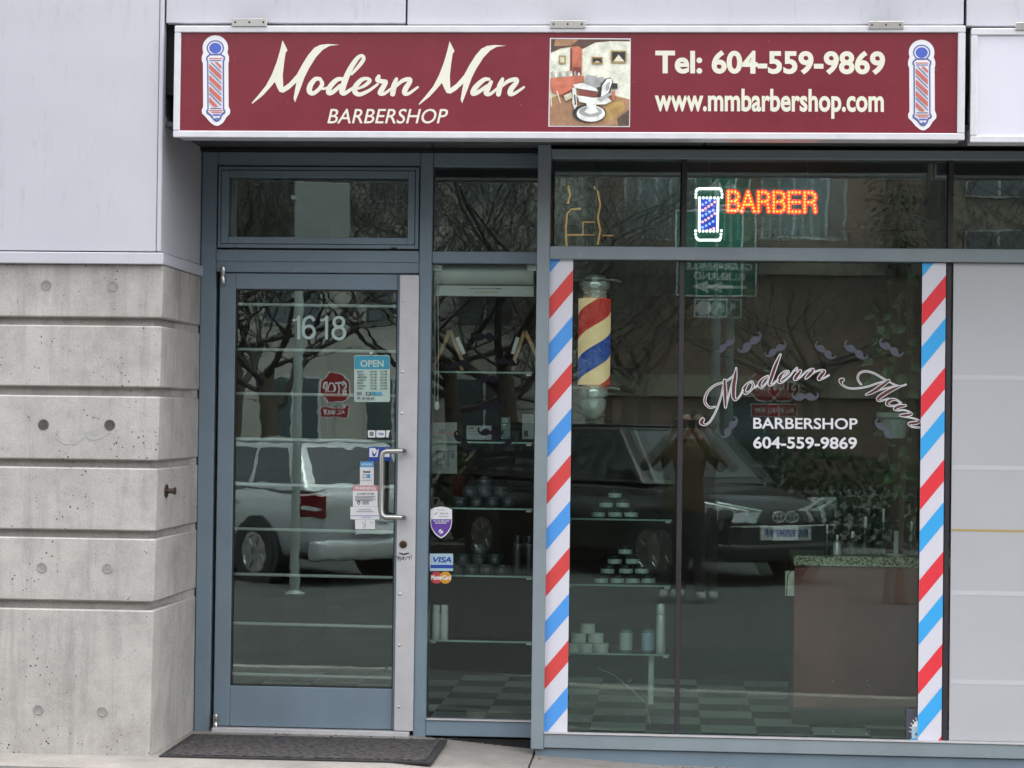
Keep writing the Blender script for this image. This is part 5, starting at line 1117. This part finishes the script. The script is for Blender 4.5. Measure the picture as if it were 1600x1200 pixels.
for vi, vn in enumerate(vines):
    pts3 = [P(a, b, 0.40 + 0.03 * math.sin(vi * 2 + i)) for i, (a, b) in enumerate(vn)]
    cm = catmull([tuple(p) for p in pts3], 6); m = MB(); m.tube(cm, 0.0025, 'leaf', 5); m.build('stem', plant)
    for i in range(1, len(cm) - 1, 2):
        if rnd.random() < 0.93:
            m = MB(); c = Vector(cm[i]); sd_ = 1 if i % 4 == 1 else -1
            leaf(m, c, Vector((sd_ * rnd.uniform(.3, 1), rnd.uniform(-.5, .1), rnd.uniform(-1.1, -.1))), Vector((rnd.uniform(-.5, .5), -1, rnd.uniform(.1, .7))), rnd.uniform(.045, .085), 'leaf'); m.build('leaf', plant)
# gold glints: added wire bars with the glow put into their material
t = thing('gold_glints', 'added glowing bars imitating gold glints in the upper corner window', 'light glint', P(905, 385, 0.5)); YLN = 0.5
def wire(pts, r=0.006, y=YLN, mat='glint_glow', name='glint_bar', dy=0.0):
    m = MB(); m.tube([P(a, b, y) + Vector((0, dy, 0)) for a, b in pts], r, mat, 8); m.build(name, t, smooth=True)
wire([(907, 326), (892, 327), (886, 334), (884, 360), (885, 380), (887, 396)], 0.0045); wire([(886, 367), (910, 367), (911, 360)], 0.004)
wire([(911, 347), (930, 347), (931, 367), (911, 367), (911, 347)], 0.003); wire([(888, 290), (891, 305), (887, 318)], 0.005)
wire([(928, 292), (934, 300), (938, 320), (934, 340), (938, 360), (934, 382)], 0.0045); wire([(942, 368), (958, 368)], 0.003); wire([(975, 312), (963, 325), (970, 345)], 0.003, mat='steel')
wire([(904, 252), (904, 275), (907, 326)], 0.0015, mat='brass', name='hanging_wire')

# ================================================================== street furniture near the kerb
def post(name, label, cat, x, y, z0, h, r, mat): return None
xs_, ys_ = P(455, 700, 10.6).x, -10.6
sp = thing('street_pole', 'grey steel street pole with sign plate mirrored in the door', 'pole', (xs_, ys_, ROADZ))
m = MB(); m.lathe([(0.10, 0.0), (0.10, 0.02), (0.045, 0.05), (0.045, 5.2), (0.03, 5.25)], (xs_, ys_, ROADZ), 'pole_galv', 16); m.build('pole', sp, smooth=True)
wbox('sign_plate', xs_ - 0.02, xs_ + 0.5, ys_ + 0.05, ys_ + 0.056, 3.1, 3.75, 'pole_galv', sp, 0.002)
for z in (3.2, 3.6): wbox('clamp', xs_ - 0.07, xs_ + 0.07, ys_ - 0.05, ys_ + 0.049, z, z + 0.03, 'steel', sp)

# ================================================================== trees
def grow(m, p, d, r, L, depth, rnd, mat, spread=0.55, minr=0.0035):
    n = 3 if depth > 2 else 2; pts_ = [p]; rr = [r]
    for i in range(n):
        d = (d + Vector((rnd.uniform(-.22, .22), rnd.uniform(-.22, .22), rnd.uniform(-.08, .20)))).normalized()
        p = p + d * (L / n); pts_.append(p); rr.append(r * (1 - 0.32 * (i + 1) / n))
    m.tube(pts_, rr, mat, 6 if r > .03 else 4, cap=False)
    if depth == 0: return
    k = 3 if depth > 1 else 4
    for i in range(k):
        a = rnd.uniform(0, 2 * math.pi); v = Vector((math.cos(a), math.sin(a), rnd.uniform(-.25, .55)))
        nd_ = (d * (1 - spread) + v * spread).normalized(); q = pts_[-1] if i < 2 else pts_[rnd.randint(1, n)]
        grow(m, q, nd_, max(minr, rr[-1] * rnd.uniform(.55, .78)), L * rnd.uniform(.66, .86), depth - 1, rnd, mat, spread, minr)
def bare_tree(x, y, h, r, seed, label, z0=ROADZ + .12):
    rnd = random.Random(seed); t = thing('bare_tree', label, 'tree', (x, y, z0), 'bare trees across the street')
    m = MB(); b = Vector((x, y, z0 - .05)); tp = Vector((x + rnd.uniform(-.2, .2), y + rnd.uniform(-.2, .2), z0 + h))
    m.tube([b, b + Vector((0, 0, .15)), (b + tp) / 2 + Vector((.06, 0, 0)), tp], [r * 1.35, r, r * .85, r * .7], 'bark', 10); m.build('trunk', t, smooth=True)
    m = MB()
    for i in range(7):
        a = 2 * math.pi * i / 7 + rnd.uniform(-.4, .4); grow(m, tp - Vector((0, 0, h * .05 * i)), Vector((math.cos(a), math.sin(a), rnd.uniform(.1, .9))), r * rnd.uniform(.26, .38), rnd.uniform(1.2, 1.8), 5, rnd, 'bark_grey')
    m.build('crown', t)
bare_tree(-6.9, -16.5, 2.3, 0.15, 11, 'bare tree behind the silver car')
bare_tree(-5.2, -17.6, 2.2, 0.14, 12, 'bare tree between the two parked cars')
bare_tree(-2.0, -18.4, 2.4, 0.16, 13, 'bare tree behind the black car')
bare_tree(-9.6, -18.5, 2.4, 0.15, 14, 'bare tree farthest west across the street')
bare_tree(-6.9, -23.0, 2.6, 0.15, 15, 'bare tree set back beyond the others')
bare_tree(-8.2, -20.5, 2.3, 0.15, 17, 'bare tree leaning over the hedge at the west')
bare_tree(-3.0, -21.5, 2.4, 0.15, 18, 'bare tree beyond the black car roof')
bare_tree(1.9, -29.0, 2.6, 0.16, 23, 'bare tree standing before the brown brick wall')
bare_tree(-1.2, -31.0, 2.6, 0.16, 24, 'bare tree at the corner of the brown brick wall')
bare_tree(6.2, -21.0, 2.6, 0.14, 16, 'bare tree east of the green direction signs')
xt, yt = P(1372, 900, 11.2).x, -11.2
tr = thing('street_tree', 'slender ivy clad street tree mirrored beside the bright striped panel', 'tree', (xt, yt, ROADZ)); rnd = random.Random(5)
m = MB(); m.tube([(xt + .02, yt, -.22), (xt, yt, 0.1), (xt + .03, yt, 1.0), (xt - .01, yt, 1.9), (xt - .05, yt, 3.2), (xt - .02, yt, 5)], [.13, .085, .08, .075, .08, .06], 'bark', 10); m.build('trunk', tr, smooth=True)
m = MB()
for i in range(1500):
    z = rnd.uniform(2.9, 5.2); a = rnd.uniform(0, 6.28); rr = (.14 + .14 * min(1, (z - 2.9) / .7)) * math.sqrt(rnd.random())
    leaf(m, Vector((xt - .04 + rr * math.cos(a), yt + rr * math.sin(a), z)), Vector((math.cos(a), math.sin(a), rnd.uniform(-1, .2))), Vector((math.cos(a), math.sin(a), .5)), rnd.uniform(.04, .07), 'leaf_dark')
m.build('crown', tr)
# hedge beyond the cars
m = MB(); rnd = random.Random(8)
for i in range(3600):
    x = rnd.uniform(-12, -1.5); y = -17.9 + rnd.uniform(-.5, .5); z = ROADZ + .12 + rnd.uniform(0, 1.15 + .18 * math.sin(x * 2.1))
    leaf(m, Vector((x, y, z)), Vector((rnd.uniform(-1, 1), rnd.uniform(-.3, 1), rnd.uniform(-1, .6))), Vector((rnd.uniform(-.5, .5), 1, rnd.uniform(0, 1))), rnd.uniform(.08, .15), 'leaf_dark')
m.build('hedge', group='hedges across the street', label='low dark hedge along the far pavement behind the parked cars', cat='hedge')

m = MB()  # hedge added to darken a bright stretch of the reflected street
for i in range(3400):
    x = rnd.uniform(0.6, 9); y = -18.6 + rnd.uniform(-.5, .5); z = ROADZ + .12 + rnd.uniform(0, 1.25 + .2 * math.sin(x * 1.7))
    leaf(m, Vector((x, y, z)), Vector((rnd.uniform(-1, 1), rnd.uniform(-.3, 1), rnd.uniform(-1, .6))), Vector((rnd.uniform(-.5, .5), 1, rnd.uniform(0, 1))), rnd.uniform(.08, .15), 'leaf_dark')
m.build('hedge', group='hedges across the street', label='added taller dark hedge covering a bright reflection above the granite counter', cat='hedge')

# ================================================================== signs across the street
def octagon(cx, cz, r): return [(cx + r * math.cos(R(22.5 + 45 * i)), cz + r * math.sin(R(22.5 + 45 * i))) for i in range(8)]
def sign_text(m, s, cx, cz, w_, h_, y, mat, bold=0.02):
    v, f = text_mesh(s, bold); xs__ = [a for a, b in v]; ys__ = [b for a, b in v]
    # the plate faces the shop (+y), so its reading direction runs towards -x
    m.add([(cx + w_ / 2 - (a - min(xs__)) / (max(xs__) - min(xs__)) * w_, y, cz - h_ / 2 + (b - min(ys__)) / (max(ys__) - min(ys__)) * h_) for a, b in v], f, mat)
def stop_sign(px, py, Yv, label):
    x, z = P(px, py, Yv).x, P(px, py, Yv).z; y = -Yv; r = 0.36
    t = thing('stop_sign', label, 'stop sign', (x, y, ROADZ + .13), 'stop signs at the crossing')
    m = MB(); m.tube([(x, y - .04, ROADZ + .1), (x, y - .04, z + .4)], .03, 'pole_galv', 8); m.build('post', t)
    m = MB(); o = octagon(x, z, r); m.add([(a, y, b) for a, b in o] + [(a, y - .01, b) for a, b in o], [tuple(range(8)), tuple(range(15, 7, -1))] + [(i, (i + 1) % 8, 8 + (i + 1) % 8, 8 + i) for i in range(8)], 'white_print')
    o2 = octagon(x, z, r * .93); m.add([(a, y + .003, b) for a, b in o2], [tuple(range(8))], 'stop_red'); sign_text(m, 'STOP', x, z, .52, .22, y + .006, 'white_print', .03); m.build('octagon_plate', t)
    m = MB(); m.box(x - .30, x + .30, y - .01, y, z - .66, z - .38, 'white_print'); m.box(x - .285, x + .285, y + .0015, y + .003, z - .645, z - .395, 'stop_red'); sign_text(m, 'ALL WAY', x, z - .52, .46, .12, y + .006, 'white_print', .02); m.build('supplementary_plate', t)
stop_sign(1160, 602, 37, 'stop sign with ALL WAY plate mirrored in the big window'); stop_sign(520, 606, 37, 'stop sign with ALL WAY plate mirrored in the door glass')
Yq = 16.0; gx, gy = P(1085, 420, Yq).x, -Yq
gs = thing('direction_sign', 'stack of green direction signs with arrows mirrored in the window', 'direction sign', (gx, gy, ROADZ + .13))
kz = lambda py: P(1085, py, Yq).z; kx = lambda px: P(px - 32, 420, Yq).x
m = MB(); m.tube([(gx + .05, gy - .05, ROADZ + .1), (gx + .05, gy - .05, kz(262))], .06, 'pole_galv', 10); m.build('post', gs)
def gplate(px0, py0, px1, py1, nm):
    m = MB(); x0, x1, z0, z1 = kx(px0), kx(px1), kz(py1), kz(py0); m.box(x0, x1, gy - .012, gy, z0, z1, 'white_print'); m.box(x0 + .02, x1 - .02, gy + .002, gy + .004, z0 + .02, z1 - .02, 'guide_green'); return m, (x0 + x1) / 2, (z0 + z1) / 2, x1 - x0, z1 - z0
def arrow(m, cx, cz, w_, h_, ang):
    p = [(-.5, -.08), (.1, -.08), (.1, -.3), (.5, 0), (.1, .3), (.1, .08), (-.5, .08)]; c, s = math.cos(ang), math.sin(ang)
    m.add([(cx + (a * c - b * s) * w_, gy + .007, cz + (a * s + b * c) * h_) for a, b in p], [tuple(range(7))], 'white_print')
m, cx, cz, w_, h_ = gplate(1090, 270, 1154, 322, 'a'); arrow(m, cx, cz, w_ * .6, w_ * .6, R(90)); m.build('sign_plate', gs)
m, cx, cz, w_, h_ = gplate(1070, 328, 1165, 463, 'b')
for tx_, a_, b_, q_ in (('GRANVILLE', 411, 422, .84), ('ISLAND', 426, 437, .6)): sign_text(m, tx_, cx, (kz(a_) + kz(b_)) / 2, w_ * q_, kz(a_) - kz(b_), gy + .007, 'white_print')
arrow(m, cx, kz(448), w_ * .66, w_ * .34, R(180)); m.build('sign_plate', gs)
m, cx, cz, w_, h_ = gplate(1090, 466, 1142, 496, 'c'); arrow(m, cx + w_ * .2, cz, w_ * .4, w_ * .4, R(60)); m.add([(cx - w_ * .22 + .09 * math.cos(i * .45), gy + .007, cz + .09 * math.sin(i * .45)) for i in range(14)], [tuple(range(14))], 'white_print'); m.build('sign_plate', gs)

# ================================================================== buildings across the street
YBK = -46.0
bb = thing('brick_building', 'brown brick building with concrete bands across the street', 'building', (-8, YBK, ROADZ))
wbox('brick_wall', -2.4, 5.6, YBK - 8, YBK, ROADZ, 15, 'brick_far', bb)
for z in (2.1, 5.2, 8.3, 11.4): wbox('concrete_band', -2.45, 5.65, YBK + .001, YBK + .12, z, z + .55, 'band_concrete', bb)
for zi, z in enumerate((3.0, 6.1, 9.2)):
    for i in range(9):
        x = -24.4 + i * 3.25
        if x < -2.2 or zi == 0: continue
        wn = wbox('window', x, x + 1.7, YBK - .1, YBK + .02, z, z + 1.6, 'far_frame', bb)
        for k in (0, 1): wbox('pane', x + .06 + k * .82, x + .80 + k * .82, YBK + .021, YBK + .03, z + .06, z + 1.54, 'far_glass', wn)
wbox('doorway', 0.4, 2.0, YBK - .1, YBK + .015, ROADZ + .13, 2.0, 'far_glass', bb)
pb = thing('stone_building', 'pale stone building seen through the bare trees across the street', 'building', (-14, YBK, ROADZ))
wbox('wall', -27, -2.6, YBK - 8, YBK + .4, ROADZ, 15, 'pale_stone', pb)
for z in (0.6, 3.8, 7.0, 10.2):
    for i in range(9):
        x = -26.2 + i * 2.62; wn = wbox('window', x, x + 1.5, YBK + .3, YBK + .43, z, z + 1.9, 'far_frame', pb)
        for k in (0, 1): wbox('pane', x + .05 + k * .72, x + .70 + k * .72, YBK + .431, YBK + .44, z + .05, z + 1.85, 'far_glass', wn)
gb = thing('glass_building', 'beige building with glazed bays across the street', 'building', (14, -44, ROADZ))
wbox('wall', 6.4, 30, -56, -44, ROADZ, 18, 'band_concrete', gb)
for z in (0.4, 3.7, 7.0, 10.3):
    for i in range(6):
        x = 6.8 + i * 3.7; wn = wbox('window', x, x + 3.2, -44.05, -43.93, z, z + 2.5, 'far_frame', gb)
        for k in range(4): wbox('pane', x + .05 + k * .79, x + .76 + k * .79, -43.929, -43.92, z + .05, z + 2.45, 'far_glass', wn)

# ================================================================== parked cars
def car(name, label, paint, loc, head, L, Wd, H, belt, hood, prof, dims, front_mirror):
    t = thing(name, label, 'car', (loc[0], loc[1], ROADZ), None, math.atan2(head[1], head[0])); hw = Wd / 2
    def B(m, nm, par=t, **k): return m.build(nm, par, local=True, **k)
    m = MB(); rings = []
    for (x, zb_, zt_, k) in prof:
        h_ = hw * k; zm = zb_ + (zt_ - zb_) * .45
        rings.append([(x, -h_ * .90, zb_), (x, -h_ * .985, zb_ + .10), (x, -h_, zm), (x, -h_ * .965, zt_ - .07), (x, -h_ * .86, zt_), (x, 0, zt_ + .025), (x, h_ * .86, zt_), (x, h_ * .965, zt_ - .07), (x, h_, zm), (x, h_ * .985, zb_ + .10), (x, h_ * .90, zb_)])
    n = len(rings[0]); v = [p for r in rings for p in r]
    f_ = [(i * n + k, i * n + (k + 1) % n, (i + 1) * n + (k + 1) % n, (i + 1) * n + k) for i in range(len(rings) - 1) for k in range(n)] + [tuple(range(n)), tuple(range((len(rings) - 1) * n, len(rings) * n))]
    m.add(v, f_, paint); o = B(m, 'body', smooth=True); md = o.modifiers.new('round', 'SUBSURF'); md.levels = md.render_levels = 2
    # greenhouse
    (wf, rf, rr, wr) = dims; zb_, zt_ = belt, H - .03; hb, ht = hw * .90, hw * .70
    bot = {'f': wf, 'r': wr}; c = lambda x, s, top: Vector((x, s * (ht if top else hb), zt_ if top else zb_ - .03))
    m = MB(); A = [c(wf, -1, 0), c(wf, 1, 0), c(wr, 1, 0), c(wr, -1, 0)]; T = [c(rf, -1, 1), c(rf, 1, 1), c(rr, 1, 1), c(rr, -1, 1)]; m.hexa(A, T, paint); B(m, 'cabin', bevel=0.05, segs=3, smooth=True)
    m = MB(); m.box(min(rf, rr) + .1, max(rf, rr) - .1, -ht + .09, ht - .09, zt_ + .001, zt_ + .03, paint); B(m, 'roof', bevel=.02, segs=2)
    def patch(q, u0, u1, w0, w1, nm, off=.006, mat='car_glass', par=t):
        a, b, d, e = q; bl_ = lambda u, w__: (a * (1 - u) + b * u) * (1 - w__) + (e * (1 - u) + d * u) * w__
        nn = (b - a).cross(e - a).normalized(); ctr = (A[0] + A[2] + T[0] + T[2]) / 4
        if nn.dot(bl_(.5, .5) - ctr) < 0: nn = -nn
        m = MB(); p = [bl_(u0, w0), bl_(u1, w0), bl_(u1, w1), bl_(u0, w1)]; m.hexa([x_ + nn * off for x_ in p], [x_ - nn * .01 for x_ in p], mat); return B(m, nm, par)
    patch((A[0], A[1], T[1], T[0]), .09, .91, .12, .93, 'windscreen'); patch((A[3], A[2], T[2], T[3]), .10, .90, .14, .90, 'rear_window')
    for i, j in ((0, 3), (1, 2)):
        for u0, u1 in ((.09, .37), (.40, .66), (.69, .92)): patch((A[i], A[j], T[j], T[i]), u0, u1, .15, .90, 'side_window')
    # wheels
    wr_ = .34 if H > 1.6 else .315
    for x in (L / 2 - .92, -L / 2 + .85):
        for s in (-1, 1):
            m = MB(); m.lathe([(wr_ + .075, s * (hw - .16)), (wr_ + .07, s * (hw + .004)), (wr_ + .02, s * (hw + .006))], (x, 0, wr_), 'plastic_black', 28, 'y'); B(m, 'wheel_arch')
            m = MB(); m.lathe([(wr_ * .66, s * (hw - .17)), (wr_ * .96, s * (hw - .17)), (wr_, s * (hw - .14)), (wr_, s * (hw - .01)), (wr_ * .95, s * (hw + .016)), (wr_ * .68, s * (hw + .018)), (wr_ * .66, s * (hw + .004))], (x, 0, wr_), 'tyre', 28, 'y'); wh = B(m, 'wheel', smooth=True)
            m = MB(); m.lathe([(wr_ * .67, s * (hw + .008)), (wr_ * .67, s * (hw + .02)), (wr_ * .58, s * (hw + .021)), (wr_ * .56, s * (hw + .010))], (x, 0, wr_), 'steel', 28, 'y')
            for k in range(7):
                a = 2 * math.pi * k / 7; d = Vector((math.cos(a), 0, math.sin(a))); e = Vector((-math.sin(a), 0, math.cos(a))) * wr_ * .07; o_ = Vector((x, s * (hw + .022), wr_)); y_ = Vector((0, s * .01, 0))
                p = [o_ - e, o_ + e, o_ + d * wr_ * .62 + e * 1.5, o_ + d * wr_ * .62 - e * 1.5]; m.hexa(p, [q_ - y_ * 1.5 for q_ in p], 'steel')
            B(m, 'rim', wh)
    # lamps, plates, mirrors, handles
    for s in (-1, 1):
        xf = L / 2; m = MB()
        q = [Vector((xf - .02, s * hw * .40, hood - .20)), Vector((xf - .34, s * hw * .985, hood - .08)), Vector((xf - .34, s * hw * .99, hood - .30)), Vector((xf - .02, s * hw * .50, hood - .34))]
        m.hexa([p + Vector((.03, s * .012, 0)) for p in q], [p - Vector((.12, s * .08, 0)) for p in q], 'lamp_clear'); B(m, 'headlight', bevel=.012)
        m = MB(); q = [Vector((-xf + .02, s * hw * .68, belt - .06)), Vector((-xf + .20, s * hw * .97, belt - .04)), Vector((-xf + .18, s * hw * .985, belt - .28)), Vector((-xf + .0, s * hw * .72, belt - .29))]
        m.hexa([p + Vector((-.035, s * .014, 0)) for p in q], [p + Vector((.12, -s * .08, 0)) for p in q], 'lamp_red'); tl = B(m, 'tail_light', bevel=.02)
        m = MB(); c_ = (q[0] + q[1] + q[2] + q[3]) / 4 + Vector((-.042, s * .016, -.03)); e_ = (q[1] - q[0]) * .32; m.hexa([c_ - e_ + Vector((0, 0, -.025)), c_ + e_ + Vector((0, 0, -.025)), c_ + e_ + Vector((0, 0, .025)), c_ - e_ + Vector((0, 0, .025))], [c_ - e_ + Vector((.03, 0, -.025)), c_ + e_ + Vector((.03, 0, -.025)), c_ + e_ + Vector((.03, 0, .025)), c_ - e_ + Vector((.03, 0, .025))], 'lamp_clear'); B(m, 'reversing_lens', tl)
        m = MB(); m.box(wf - .42, wf - .24, s * (hw + .02) - .09, s * (hw + .02) + .09, belt + .02, belt + .17, paint); B(m, 'mirror', bevel=.03, segs=2)
        for x in (.35, -.75):
            m = MB(); m.box(x - .10, x + .10, s * (hw + .004) - .012, s * (hw + .004) + .012, belt - .17, belt - .135, paint); B(m, 'door_handle', bevel=.008)
    for sx in (1, -1):
        m = MB(); x = sx * (L / 2 + .02); m.box(x - .16 * (sx > 0), x + .16 * (sx < 0), -hw * .86, hw * .86, .26, .46, paint); B(m, 'bumper', bevel=.05, segs=3, smooth=True)
        m = MB(); zc = .56 if sx > 0 else .60; m.box(min(x, x + sx * .02), max(x, x + sx * .02), -.26, .26, zc - .075, zc + .075, 'white_print'); pl_ = B(m, 'number_plate')
    m = MB(); m.box(L / 2 - .05, L / 2 + .012, -hw * .72, hw * .72, .40, .64, 'plastic_black')
    m.box(L / 2 + .013, L / 2 + .022, -hw * .70, hw * .70, .628, .64, 'chrome'); B(m, 'grille')
    if front_mirror:
        v2, f2 = text_mesh('BS979F', .02); xs__ = [a for a, b in v2]; ys__ = [b for a, b in v2]; m = MB()
        m.add([(L / 2 + .043, -.21 + (a - min(xs__)) / (max(xs__) - min(xs__)) * .42, .52 + (b - min(ys__)) / (max(ys__) - min(ys__)) * .08) for a, b in v2], f2, 'sticker_blue'); B(m, 'plate_lettering')
        m = MB(); ee = lambda ry, rz, cz: [(L / 2 + .03, ry * math.cos(i * math.pi / 12), hood - .27 + cz + rz * math.sin(i * math.pi / 12)) for i in range(25)]
        for ry, rz, cz in ((.085, .058, 0), (.030, .055, 0), (.060, .024, .03)): m.tube(ee(ry, rz, cz), .006, 'chrome', 6)
        B(m, 'emblem', smooth=True)
    else:
        m = MB(); m.box(-L / 2 - .05, -L / 2 - .03, -.26, .26, .66, .69, 'chrome'); B(m, 'tailgate_trim')
    return t
blk_prof = [(-2.32, .42, .98, .80), (-2.28, .28, 1.04, .92), (-1.5, .24, 1.06, 1.0), (0, .22, 1.05, 1.0), (1.0, .22, 1.04, 1.0), (1.6, .24, 1.0, .98), (2.1, .28, .92, .90), (2.30, .36, .80, .78)]
car('parked_car', 'black five door car parked nose out across the street', 'car_black', (0.0, 0.0), (.62, .78), 4.64, 1.86, 1.68, 1.06, 1.0, blk_prof, (1.15, .45, -1.75, -2.15), True)
sil_prof = [(-2.06, .40, .92, .82), (-2.0, .27, .98, .94), (-1.3, .22, 1.0, 1.0), (0, .20, .99, 1.0), (.9, .20, .97, 1.0), (1.4, .22, .92, .98), (1.85, .27, .84, .90), (2.06, .36, .72, .78)]
car('parked_car', 'silver hatchback parked tail out across the street', 'car_silver', (0, 0), (-.72, -.69), 4.15, 1.76, 1.48, .99, .92, sil_prof, (1.05, .35, -1.55, -1.95), False)
for o in COL.objects:
    if o.get('category') == 'car':
        if 'black' in o['label']:
            h = Vector((.62, .78)); f0 = Vector((0.95, -13.25)); c = f0 - h * 2.32; o.location = (c.x, c.y, ROADZ)
        else:
            h = Vector((-.72, -.69)); r0 = Vector((-3.07, -12.1)); c = r0 + h * 2.07; o.location = (c.x, c.y, ROADZ)

# ================================================================== the photographer (seen only as a reflection)
px_, py_ = 0.0, -10.98
J = {'pel': (0, 0, .98), 'sp': (0, -.01, 1.2), 'ch': (0, .0, 1.42), 'nk': (0, .03, 1.56), 'hd': (0, .05, 1.68), 'tp': (0, .04, 1.80)}
chains = []
verts = []; edges = []; rads = []
def jv(p, r): verts.append((px_ + p[0], py_ + p[1], ROADZ + p[2])); rads.append(r); return len(verts) - 1
pel = jv((0, 0, .98), (.165, .13)); sp_ = jv((0, -.01, 1.2), (.165, .125)); ch = jv((0, 0, 1.40), (.19, .13)); nk0 = jv((0, .02, 1.53), (.085, .075)); nk = jv((0, .035, 1.59), (.058, .06)); hd = jv((0, .05, 1.68), (.078, .10)); tp = jv((0, .045, 1.77), (.072, .092)); tt = jv((0, .04, 1.82), (.045, .06))
edges += [(pel, sp_), (sp_, ch), (ch, nk0), (nk0, nk), (nk, hd), (hd, tp), (tp, tt)]
for s in (-1, 1):
    sh_ = jv((s * .20, .0, 1.46), (.075, .075)); el = jv((s * .36, .16, 1.28), (.062, .062)); wr = jv((s * .12, .42, 1.58), (.042, .042)); hn = jv((s * .075, .48, 1.66), (.035, .02))
    edges += [(ch, sh_), (sh_, el), (el, wr), (wr, hn)]
    for k in range(4): fa = jv((s * (.075 - .012), .515, 1.66 + .02 * k), (.010, .010)); fb = jv((s * (.045 + .004 * k), .535, 1.675 + .02 * k), (.009, .009)); edges += [(hn, fa), (fa, fb)]
    th = jv((s * .05, .49, 1.635), (.011, .011)); edges.append((hn, th))
    hp = jv((s * .10, 0, .92), (.098, .105)); kn = jv((s * .13, .03 + .02 * s, .50), (.07, .07)); an = jv((s * .15, .0 + .06 * s, .10), (.05, .05)); to = jv((s * .165, .17 + .06 * s, .045), (.045, .038)); hl = jv((s * .148, -.05 + .06 * s, .045), (.042, .038))
    edges += [(pel, hp), (hp, kn), (kn, an), (an, to), (an, hl)]
me = bpy.data.meshes.new('person'); me.from_pydata(verts, edges, []); tmp = link(bpy.data.objects.new('person_skeleton', me))
sk = tmp.modifiers.new('skin', 'SKIN'); ss = tmp.modifiers.new('sub', 'SUBSURF'); ss.levels = ss.render_levels = 2
for v_, r_ in zip(me.skin_vertices[0].data, rads): v_.radius = r_
me.skin_vertices[0].data[pel].use_root = True
me2 = bpy.data.meshes.new_from_object(tmp.evaluated_get(bpy.context.evaluated_depsgraph_get())); bpy.data.objects.remove(tmp)
for n_ in ('jacket', 'trousers', 'shoe', 'skin'): me2.materials.append(MATS[n_])
base = Vector((px_, py_, ROADZ)); me2.transform(Matrix.Translation(-base))
for p in me2.polygons:
    c = p.center; p.use_smooth = True
    p.material_index = 2 if c.z < .11 else (1 if c.z < .86 else (3 if c.z > 1.565 and (abs(c.x) < .1) else (3 if c.y > .44 else 0)))
me2.name = 'person'; per = link(bpy.data.objects.new('person', me2)); per.location = base; LOC[per.name] = base
tag(per, 'person in brown jacket and dark trousers holding up a phone across the street', 'person')
m = MB(); m.lathe([(.0, .115), (.05, .11), (.082, .07), (.09, .02), (.082, -.02), (.075, -.05)], (px_, py_ + .025, ROADZ + 1.735), 'hair', 18); m.build('hair', per, smooth=True)
for s in (-1, 1):
    m = MB(); m.lathe([(0, .014), (.008, .010), (.011, 0), (.008, -.01)], (px_ + s * .032, py_ + .146, ROADZ + 1.70), 'white_print', 10, 'y'); m.build('eye', per, smooth=True)
m = MB(); m.lathe([(.004, .035), (.013, .0), (.016, -.015), (.004, -.022)], (px_, py_ + .155, ROADZ + 1.67), 'skin', 10); m.build('nose', per, smooth=True)
wbox('phone', -.085, .085, py_ + .545, py_ + .553, ROADZ + 1.665, ROADZ + 1.75, 'plastic_black', bevel=.003, label='black phone held up by the person across the street', cat='phone')
